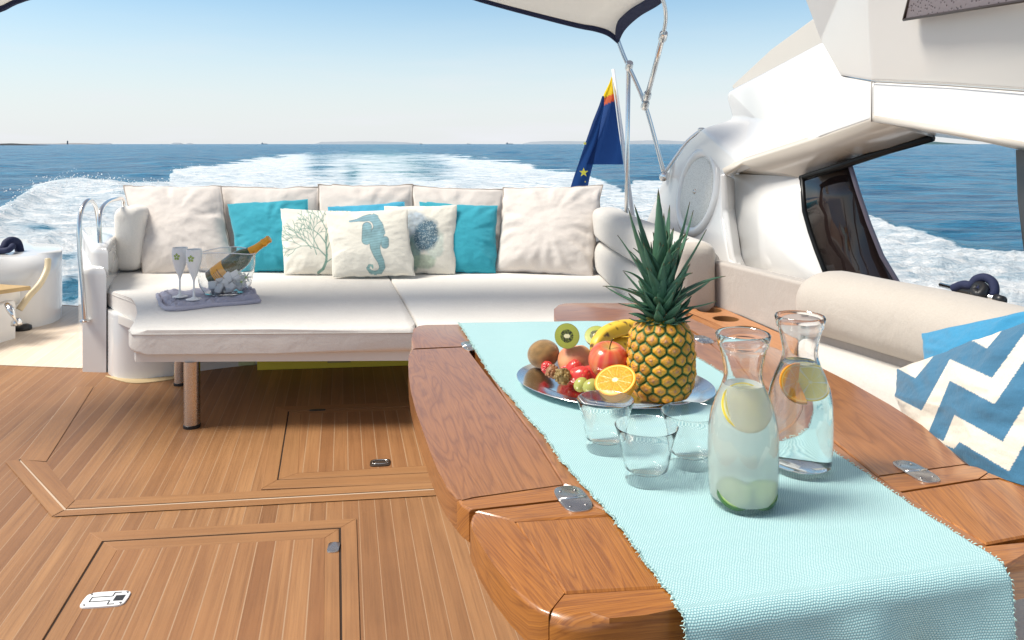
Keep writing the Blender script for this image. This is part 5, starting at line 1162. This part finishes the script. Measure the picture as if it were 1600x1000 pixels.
# orange half
def orange_half():
    c = P(961, 594, 1.405); t = thing('orange', 'juicy orange half facing up in front of the apple', 'orange', c); r = .0385; R_ = align((-.30, -.42, .86))
    V, Fc, col = fruitmesh(r, lambda q: (max(.002, math.sin(math.pi / 2 * (1 - q))), -math.cos(math.pi / 2 * (1 - q)) * .93), lambda t_, a: (.86, .30, .01), m=20)
    mesh('peel', place(V, c, R_), Fc, attrmat('orange_peel', .35, .5, 300, .002), t, col=col)
    n = 120; V, Fc, col = [], [], []
    for i in range(31):
        q = i / 30
        for k in range(n):
            a = 2 * math.pi * k / n; w = abs(math.sin(a * 5 + .3)); wall = math.exp(-((w * q) / .05) ** 2) if q < .86 else 0
            V.append(Vector((q * r * math.cos(a), q * r * math.sin(a), .0004 + (.0010 * (1 - wall) + .0006 * mnoise.noise(Vector((a * 20, q * 12, 0)))) * (q < .86))))
            fl_ = Vector((.86, .24, .004)).lerp(Vector((.95, .40, .02)), .5 + .7 * mnoise.noise(Vector((math.cos(a) * 14, math.sin(a) * 14, q * 4))))
            cc = fl_.lerp(Vector((.95, .55, .12)), wall * .7)
            if q < .11: cc = Vector((.95, .86, .60))
            elif q < .16: cc = Vector((.94, .74, .35))
            if q > .95: cc = Vector((.90, .34, .01))
            elif q > .87: cc = Vector((.95, .62, .14))
            col.append(tuple(cc))
    for i in range(30):
        for k in range(n): Fc.append((i * n + k, i * n + (k + 1) % n, (i + 1) * n + (k + 1) % n, (i + 1) * n + k))
    mesh('flesh', place(V, c, R_), Fc, SL, t, col=col)
orange_half()
# small berries and grapes
gm = simple('green_grape', (.52, .52, .12), .25, .15, 40, Subsurface_Weight=.0, Transmission_Weight=.25, Coat_Weight=.2)
def ball(r, sx=1, sy=1, sz=1, n=24): V, Fc = lathe([(max(1e-5, math.sin(math.pi * i / 16)) * r, math.cos(math.pi * i / 16) * r) for i in range(17)], n); return [Vector((p[0] * sx, p[1] * sy, p[2] * sz)) for p in V], [f[::-1] for f in Fc]
g = thing('grape', 'green grape tucked against the red strawberry', 'grape', P(908, 601, 1.49), 'green grapes by the orange half'); mesh('skin', *xf(ball(.0140, .95, .95, 1.1), P(908, 601, 1.49), rot('Y', 50)), gm, g)
g = thing('grape', 'green grape touching the orange half', 'grape', P(924, 604, 1.465), 'green grapes by the orange half'); mesh('skin', *xf(ball(.0150, .95, .95, 1.15), P(924, 604, 1.465), rot('Y', 65)), gm, g)
def strawberry(label, px, py, d, r, R_, lobes=False):
    c = P(px, py, d); t = thing('strawberry' if not lobes else 'raspberry', label, 'strawberry' if not lobes else 'raspberry', c)
    V, Fc, col = fruitmesh(r, lambda q: (max(.002, math.sin(math.pi * q) ** .8 * (1.0 - .35 * q)), math.cos(math.pi * q) * 1.2), lambda q, a: (.60, .03, .025), n=60, m=44)
    W_ = []
    for i, p in enumerate(V):
        q = p.normalized(); a = math.atan2(q.y, q.x); z = q.z; k = math.sin(a * 7 + round(z * 6) * 1.5) * math.sin(z * 19)
        W_.append(p * (1 + (.10 * k if lobes else -.05 * max(0, k) ** 2))); col[i] = ((.70, .06, .05) if k > 0 else (.48, .015, .02)) if lobes else ((.62, .45, .12) if k > .93 else (.62, .04, .03))
    mesh('flesh', place(W_, c, R_), Fc, AP, t, col=col); return t
strawberry('red raspberry beside the whole kiwi', 855, 574, 1.615, .0150, rot('X', 90), True)
strawberry('red raspberry below the nectarine', 890, 577, 1.605, .0150, rot('Y', 80), True)
strawberry('large strawberry in front of the nectarine', 905, 588, 1.55, .0235, rot('Y', 75) @ rot('X', 20))
strawberry('small strawberry against the red apple', 925, 583, 1.55, .0180, rot('Y', 110))
strawberry('dark strawberry behind the brown berries', 895, 578, 1.58, .0190, rot('Y', 40))
def cluster(label, px, py, d, r, col, seed):
    c = P(px, py, d); t = thing('physalis', label, 'berry', c, 'brown speckled berries on the platter'); rr = random.Random(seed); V, Fc = [], []
    core = ball(r * .8); V += [Vector(p) + c for p in core[0]]; Fc += core[1]
    for k in range(46):
        q = Vector((rr.gauss(0, 1), rr.gauss(0, 1), rr.gauss(0, 1))).normalized() * r * .82; b = len(V); bv, bf = ball(r * rr.uniform(.16, .26), n=8); V += [p + q + c for p in bv]; Fc += [tuple(i + b for i in f) for f in bf]
    mesh('body', V, Fc, simple('brown_berry', col, .5, .5, 90), t)
cluster('brown speckled berry nearest the whole kiwi', 862, 581, 1.575, .0150, (.30, .13, .05), 1); cluster('greenish speckled berry beside the strawberry', 879, 588, 1.545, .0175, (.26, .17, .05), 2)

# ---------------- pineapple
def pineapple():
    base = G(1033, 617, ZP); base = Vector((P(1033, 620, 1.475).x, 1.475, ZP)); t = thing('pineapple', 'ripe pineapple with a tall green crown standing on the platter', 'pineapple', base)
    H = .158; n, m = 300, 210; NA, NR = 13, 9.5
    z = np.linspace(0, 1, m)[:, None] * np.ones((1, n)); a = np.linspace(0, 2 * math.pi, n, endpoint=False)[None, :] * np.ones((m, 1))
    prof = np.interp(z, [0, .03, .08, .2, .4, .6, .8, .9, .96, 1.0], [.02, .60, .80, .95, 1.0, .985, .93, .82, .66, .38]); 
    # staggered rows of hexagonal eyes: distance to the nearest and second nearest lattice point
    NN, RR = 14, 8.6; av = a / (2 * math.pi); p = av * NN + z * RR / 2; q = -av * NN + z * RR / 2; p0 = np.round(p); q0 = np.round(q)
    d1 = np.full(p.shape, 9.); d2 = np.full(p.shape, 9.); cell = np.zeros(p.shape)
    for ip in (-1, 0, 1):
        for iq in (-1, 0, 1):
            P_ = p0 + ip; Q_ = q0 + iq; jx = (_tab[((P_ % NN).astype(int) * 31 + ((P_ + Q_).astype(int)) * 977) & 65535] - .5) * .0065
            dx = ((P_ - Q_) / (2 * NN) - av) * .40 + jx; dz_ = ((P_ + Q_) / RR - z) * H * 1.12; dd_ = np.hypot(dx, dz_)
            n1 = dd_ < d1; d2 = np.where(n1, d1, np.minimum(d2, dd_)); cell = np.where(n1, _tab[((P_ + Q_).astype(int) * 977 + (P_ % NN).astype(int) * 131) & 65535], cell); d1 = np.where(n1, dd_, d1)
    s = np.clip((d2 - d1) / .020, 0, 1); ed = 1 - s; nzv = fbm(a * 14, z * 40, 4, 2); nz2 = fbm(a * 5, z * 9, 3, 12); s = np.clip(s + nzv * .12, 0, 1)
    r = .0635 * prof * (1 + .10 * np.sqrt(np.clip(s * 1.6, 0, 1)) - .06 + .03 * np.exp(-(d1 / .003) ** 2) + .02 * nzv * (s > .1))
    lean = .002
    V = np.stack([r * np.cos(a) + base.x, r * np.sin(a) + base.y, z * H + base.z], -1)
    yel = np.array((.80, .36, .02)); org_ = np.array((.42, .12, .012)); grn = np.array((.030, .075, .015)); brn = np.array((.22, .09, .03))
    k = np.clip((s - .16) * 5, 0, 1)[..., None]; col = grn * (1 - k) + (yel * (.75 + .5 * cell[..., None]) * (1 - np.clip(nzv * 1.6, 0, .6)[..., None]) + org_ * np.clip(nzv * 1.6, 0, .6)[..., None]) * k
    rimg = np.exp(-((s - .17) / .07) ** 2)[..., None] * .6; col = col * (1 - rimg) + np.array((.10, .26, .03)) * rimg
    cb = np.clip(np.exp(-(d1 / .0028) ** 2) * 1.2 + .5 * (d1 < .008) * (fbm(a * 30, z * 70, 3, 8) > .12), 0, .85)[..., None]; col = col * (1 - cb) + np.array((.42, .20, .12)) * cb
    low = np.clip((.35 - z) / .35 + nz2 * 1.2, 0, 1)[..., None] * .25; col = col * (1 - low) + brn * low
    up = (np.clip((z - .75) * 2, 0, 1) * (s < .5))[..., None] * .3; col = col * (1 - up) + np.array((.12, .30, .03)) * up
    i = np.arange(n * m).reshape(m, n); Q = np.stack([i[:-1], np.roll(i[:-1], -1, 1), np.roll(i[1:], -1, 1), i[1:]], -1).reshape(-1, 4)
    mesh('body', V.reshape(-1, 3), Q.tolist() + [list(range(n - 1, -1, -1)), list(range(n * (m - 1), n * m))], attrmat('pineapple_rind', .45, .5, 350, .003), t, col=col.reshape(-1, 3))
    # dry bract tips, one lifting from each eye
    BV, BF = [], []; rr = random.Random(5)
    for ip in range(-16, 30):
        for iq in range(-30, 16):
            aa = (ip - iq) / 28 * 2 * math.pi; zz = (ip + iq) / 8.6
            if not (.03 < zz < .97) or not (0 <= aa < 2 * math.pi): continue
            pr = float(np.interp(zz, [0, .03, .08, .2, .4, .6, .8, .9, .96, 1.0], [.02, .60, .80, .95, 1.0, .985, .93, .82, .66, .38])) * .0640
            o = Vector((math.cos(aa), math.sin(aa), 0)); tn = Vector((-o.y, o.x, 0)); c = base + o * pr + Vector((0, 0, zz * H - .003)); b = len(BV); w = .0024
            BV += [c - tn * w - o * .001, c + tn * w - o * .001, c + o * (.0035) + Vector((0, 0, rr.uniform(.006, .010))) + tn * rr.uniform(-.003, .003), c + o * .0022 + Vector((0, 0, .003))]
            BF += [(b, b + 1, b + 3), (b, b + 3, b + 2), (b + 1, b + 2, b + 3)]
    mesh('dry_tips', BV, BF, simple('dry_bract', (.40, .24, .12), .8), t)
    # crown
    top = base + Vector((0, 0, H - .004)); leafm = NT('pineapple_leaf'); uv = leafm.new('ShaderNodeTexCoord').outputs['UV']; sp_ = leafm.new('ShaderNodeSeparateXYZ'); leafm.l(uv, sp_.inputs[0])
    mp = leafm.new('ShaderNodeMapping'); leafm.l(uv, mp.inputs[0]); mp.inputs['Scale'].default_value = (3, 40, 1); nz_ = leafm.noise(mp.outputs[0], 2, 4)
    c = leafm.mix(nz_, (.016, .080, .034), (.075, .20, .09)); c = leafm.mix(leafm.math('MULTIPLY', leafm.noise(leafm.coords('Object'), 22, 3), .45), c, (.16, .28, .24)); c = leafm.mix(leafm.ramp(sp_.outputs[0], [(.90, 0.), (1.0, 1.)]), c, (.16, .10, .04))
    leafm.set(Base_Color=c, Roughness=.42, Normal=leafm.bump(nz_, .3, .002)); Vv, Ff, U = [], [], []
    def leaf(b0, az, elev, L_, w, curl, twist=0.0, kink=None):
        o = Vector((math.cos(az), math.sin(az), 0)); tn = Vector((-o.y, o.x, 0)); n_ = 16; p = Vector(b0); e = elev; st = len(Vv)
        for i in range(n_ + 1):
            s_ = i / n_; d = o * math.cos(e) + Vector((0, 0, math.sin(e))); nrm = o * -math.sin(e) + Vector((0, 0, math.cos(e)))
            ww = w * 1.45 * (1 - s_) ** .75 * (.75 + .9 * s_ * (1 - s_)); tw = tn * math.cos(twist * s_) + nrm * math.sin(twist * s_); nr = nrm * math.cos(twist * s_) - tn * math.sin(twist * s_)
            for j, q in enumerate((-1, -.5, 0, .5, 1)):
                sr = .0006 * ((i * 7 + j) % 2) if abs(q) == 1 else 0
                Vv.append(p + tw * (q * (ww / 2 + sr)) + nr * (ww * .22 * q * q)); U.append((s_, q * .5 + len(Vv) * .0))
            p = p + d * (L_ / n_); e += curl / n_ * (0.3 + 1.4 * s_)
            if kink and abs(s_ - kink[0]) < .04: e += kink[1]
        for i in range(n_):
            for j in range(4): a_ = st + i * 5 + j; Ff.append((a_, a_ + 1, a_ + 6, a_ + 5))
    rr = random.Random(21); ga = 2.39996
    for k in range(16):
        az = k * .3927 + rr.uniform(-.15, .15); leaf(top + Vector((math.cos(az) * .020, math.sin(az) * .020, -.003)), az, math.radians(rr.uniform(-12, 18)), rr.uniform(.022, .045), .016, rr.uniform(.1, .9), rr.uniform(-.5, .5))
    N = 74
    for k in range(N):
        u = k / (N - 1); az = k * ga + rr.uniform(-.2, .2)
        h = -.006 + u * .076; rad = .027 * (1 - u) + .003; b0 = top + Vector((math.cos(az) * rad, math.sin(az) * rad, h))
        elev = math.radians(18 + 60 * u ** .55 + rr.uniform(-9, 9)); L_ = (.034 + .082 * u ** .8) * rr.uniform(.75, 1.15)
        leaf(b0, az, elev, L_, .016 + .011 * u, (rr.uniform(-.2, .7) if rr.random() < .7 else rr.uniform(-1.6, -.7)) * (1 - u * .6), rr.uniform(-.6, .6))
    # tall blades matched to the silhouette: azimuth to left/right, reach, elevation
    for dx, dy, L_, el, w, cu_ in ((-.9, -.4, .195, 66, .026, .22), (-.25, -.6, .215, 84, .031, .05), (.28, .6, .165, 84, .025, .05), (.7, -.5, .200, 73, .026, .12), (1, .2, .185, 68, .022, .18), (1, -.4, .165, 60, .026, .10), (-1, .1, .15, 62, .024, -.12), (.5, .8, .185, 76, .022, .1), (-.5, .5, .19, 74, .024, -.05), (.1, -1, .12, 70, .030, -.2), (-.6, -.9, .10, 58, .026, -.3), (.8, -.9, .105, 52, .028, .2), (.9, -.1, .13, 38, .024, -.5), (-1, -.2, .12, 34, .02, -.6), (1, .3, .12, 22, .018, .3), (-1, .3, .11, 15, .018, .4), (1, -.3, .10, 10, .016, .3), (-1, -.6, .1, 12, .016, .2)):
        az = math.atan2(dy, dx); leaf(top + Vector((math.cos(az) * .008, math.sin(az) * .008, .012 + .03 * (el / 90))), az, math.radians(el), L_, w, cu_, rr.uniform(-.3, .3))
    o = mesh('crown', Vv, Ff, leafm.m, t, uv=U); s = o.modifiers.new('t', 'SOLIDIFY'); s.thickness = .0012
    BV, BF, BU = Vv, Ff, U
    Vv2 = len(Vv); 
pineapple()

# ================================================================ CHAMPAGNE GROUP ON THE SUNPAD
def napkin():
    t = thing('napkin', 'crumpled lilac linen napkin folded under the champagne bucket', 'napkin', G(330, 475, ZS))
    n, m = 130, 80; V, Fc = [], []; cs = [G(244, 461, ZS), G(392, 452, ZS), G(409, 472, ZS), G(264, 486, ZS)]
    for layer in range(1):
        for j in range(m):
            for i in range(n):
                u, v = i / (n - 1), j / (m - 1); b = cs[3].lerp(cs[2], u).lerp(cs[0].lerp(cs[1], u), v); e = min(u, 1 - u, v, 1 - v)
                h = .019 * (1 - (1 - min(1, e / .06)) ** 2); k = mnoise.noise(Vector((u * 5, v * 3, 1))) * .010 + abs(mnoise.noise(Vector((u * 7 + v * 9, v * 14 - u * 6, 4)))) * .026 + abs(mnoise.noise(Vector((u * 22, v * 9, 9)))) * .006
                side = max(0, u - .78) / .22; k += .035 * math.sin(math.pi * side) * (v * .6 + .2); mid = 1 - min(1, max(abs(u - .45) / .3, 0) ** 4)
                q = b + (Vector((mnoise.noise(Vector((u * 8, v * 8, 3))), mnoise.noise(Vector((u * 8, v * 8, 7))), 0)) * .02 * (1 - min(1, e / .12)))
                V.append(q + Vector((0, 0, h + k * min(1, e / .05) * (1 if not (.1 < u < .8 and .2 < v < .9) else .5))))
    for j in range(m - 1):
        for i in range(n - 1): a = j * n + i; Fc.append((a, a + 1, a + n + 1, a + n))
    o = mesh('linen', V, Fc, M['lilac'], t)
    fold = smoothpath([G(246, 463, ZS) + Vector((0, 0, .016)), G(262, 486, ZS) + Vector((0, 0, .016)), G(330, 480, ZS) + Vector((0, 0, .014)), G(407, 474, ZS) + Vector((0, 0, .016))], 16)
    mesh('fold_edge', *tube([p + Vector((0, mnoise.noise(p * 9) * .01, mnoise.noise(p * 14) * .005)) - Vector((0, 0, .005)) for p in fold], .0095, 12), M['lilac'], t)
napkin()
ZN = ZS + .030
def flute(px, py, label):
    d = (CZ - ZN) * F / (py - HZ); c = G(px, py, ZN); t = thing('champagne_flute', label, 'champagne flute', c, 'frosted champagne flutes')
    fm = NT('frosted_white_glass').set(Base_Color=(.97, .97, .96), Roughness=.3, Transmission_Weight=.12, IOR=1.45) if 'frost' not in M else M['frost']; M['frost'] = fm
    o = [(0, 0), (.034, 0), (.036, .003), (.02, .006), (.006, .014), (.0042, .04), (.0042, .085), (.007, .098), (.018, .125), (.029, .160), (.0355, .195), (.0365, .218), (.0345, .240), (.0330, .240), (.0348, .217), (.0338, .195), (.027, .160), (.015, .127), (0, .110)]
    mesh('glass', *xf(lathe(o, 36), c), fm, t, auto=60)
    # small pressed leaf emblem on the front of the bowl
    V, Fc = [], []
    for k in range(5):
        a0 = k * 2 * math.pi / 5 + .3; b = len(V); q = []
        for s_, w_ in ((.003, .002), (.009, .005), (.014, .0)): 
            for sg in (-1, 1): q.append((math.cos(a0) * s_ - math.sin(a0) * w_ * sg, math.sin(a0) * s_ + math.cos(a0) * w_ * sg))
        for x, z in q: V.append(c + Vector((x * 1.2, -math.sqrt(.0368 ** 2 - (x * 1.2) ** 2), .200 + z * 1.3)))
        Fc += [(b, b + 1, b + 3, b + 2), (b + 2, b + 3, b + 5, b + 4)]
    mesh('emblem', V, Fc, simple('green_emblem', (.38, .50, .14), .5), t)
    return t
flute(281, 464, 'frosted white champagne flute on the left, nearest the left pillow'); flute(303, 468, 'frosted white champagne flute on the right, nearest the ice bucket')
bc_ = G(352, 458, ZN); bk = thing('ice_bucket', 'clear oval ice bucket holding the champagne bottle', 'ice bucket', bc_)
prof = [(0, 0), (.10, 0), (.112, .004), (.135, .04), (.150, .10), (.156, .16), (.157, .215), (.153, .218), (.152, .16), (.145, .10), (.130, .042), (.106, .009), (0, .008)]
V, Fc = lathe(prof, 72); V = [Vector((p[0] * .93, p[1] * .7, p[2] * (1 + .0 * p[0]))) + bc_ + Vector((0, 0, .02 * (p[0] / .15) ** 2 * -1 if p[2] > .1 else 0)) for p in V]
mesh('bowl', V, Fc, clearmat('clear_acrylic', (.98, .99, 1), 1.1), bk, auto=50)
mesh('rim', *tube([bc_ + Vector((.1445 * math.cos(a), .108 * math.sin(a), .216 - .019 * (math.cos(a)) ** 2)) for a in np.linspace(0, 2 * math.pi, 65)], .0022, 8, False), simple('bright_rim', (.88, .9, .92), .1, .0), bk)
bot = P(330, 437, 3.86); tip = P(421, 373, 3.86); ax_ = (tip - bot); L_ = ax_.length; Rb = align(ax_)
bt = thing('champagne_bottle', 'green champagne bottle with orange label and foil lying in the ice', 'bottle', bot)
k = L_ / .32
bp_ = [(0, .006), (.038, 0), (.0435, .004), (.044, .01), (.044, .150), (.042, .168), (.036, .188), (.026, .210), (.0195, .232), (.0165, .25), (.0150, .28), (.0150, .29)]
mesh('glass', *xf(lathe([(r * k, z * k) for r, z in bp_], 40), bot, Rb), NT('green_glass').set(Base_Color=(.02, .06, .012), Roughness=.06, Coat_Weight=.6), bt, auto=50)
mesh('foil', *xf(lathe([(r * k, z * k) for r, z in [(.0235, .2195), (.0205, .232), (.0176, .25), (.0162, .28), (.0185, .284), (.0190, .292), (.0165, .296), (.0168, .312), (.0185, .316), (.016, .321), (0, .322)]], 40), bot, Rb), simple('orange_foil', (.85, .36, .03), .3, .25, 60, bs=.4, bscale=120, Metallic=.35), bt, auto=50)
# label wraps the front of the body
V, Fc = [], []
for j in range(9):
    for i in range(25): a = math.radians(-115 + 230 * i / 24) - math.pi / 2; z = (.030 + .062 * j / 8) * k; V.append((.0446 * k * math.cos(a), .0446 * k * math.sin(a), z))
for j in range(8):
    for i in range(24): a = j * 25 + i; Fc.append((a, a + 1, a + 26, a + 25))
viewl = Rb.inverted() @ Vector((0, -1, 0)); aa = math.atan2(viewl.y, viewl.x) + math.pi / 2
mesh('label', *xf(xf((V, Fc), rot=Matrix.Rotation(aa, 3, 'Z')), bot, Rb), simple('orange_label', (.90, .42, .04), .5, .05), bt)
V, Fc = [], []
for q, (z0, z1, a0, a1) in enumerate(((.060, .066, -28, 28), (.050, .0525, -20, 20), (.042, .044, -24, 24), (.036, .0375, -16, 16))):
    b = len(V)
    for i in range(13): 
        a = math.radians(a0 + (a1 - a0) * i / 12) - math.pi / 2
        for z in (z0, z1): V.append((.0449 * k * math.cos(a), .0449 * k * math.sin(a), z * k))
    for i in range(12): Fc.append((b + 2 * i, b + 2 * i + 2, b + 2 * i + 3, b + 2 * i + 1))
mesh('label_print', *xf(xf((V, Fc), rot=Matrix.Rotation(aa, 3, 'Z')), bot, Rb), simple('brown_ink', (.45, .17, .02), .6), bt)
rr = random.Random(4); ice = thing('ice', 'heap of clear ice cubes and pale petals in the ice bucket', 'ice', bc_); V, Fc = [], []
for k_ in range(34):
    a = rr.uniform(0, 6.28); rad = .10 * math.sqrt(rr.random()); z = rr.uniform(.03, .10); c = bc_ + Vector((rad * math.cos(a) * .93, rad * math.sin(a) * .62, z)); s = rr.uniform(.014, .02)
    if abs((c - bot).cross(ax_).length / L_) < .055 and (c - bot).dot(ax_) > -.02 * L_: c.z -= .03; c.z = max(c.z, bc_.z + .025)
    v, f = xf(box((-s, -s, -s), (s, s, s), s * .35, 2), c, rot('X', rr.uniform(0, 90)) @ rot('Z', rr.uniform(0, 90))); b = len(V); V += v; Fc += [tuple(i + b for i in q) for q in f]
mesh('ice_cubes', V, Fc, NT('ice').set(Base_Color=(.97, .98, .99), Roughness=.15, Transmission_Weight=.2, IOR=1.31), ice, auto=40)
for k_, (px, py) in enumerate(((373, 428), (385, 433), (378, 440))):
    fc_ = P(px, py, 3.80); fo = thing('flower', ('white blossom nearest the bottle label', 'white blossom at the right side of the ice', 'white blossom low in the ice, under the bottle')[k_], 'flower', fc_, 'white blossoms in the ice bucket'); V, Fc = [], []
    for q in range(6):
        a = q * math.pi / 3; v, f = ball(.016, .9, .45, .2, 10); v, f = xf((v, f), (math.cos(a) * .013, 0, math.sin(a) * .013), rot('Y', -math.degrees(a))); b = len(V); V += [p + fc_ for p in v]; Fc += [tuple(i + b for i in g_) for g_ in f]
    mesh('petals', V, Fc, simple('white_petal', (.86, .90, .84), .6), fo); mesh('centre', *xf(ball(.006), fc_ + Vector((0, -.008, 0))), simple('green_centre', (.45, .58, .2), .6), fo)
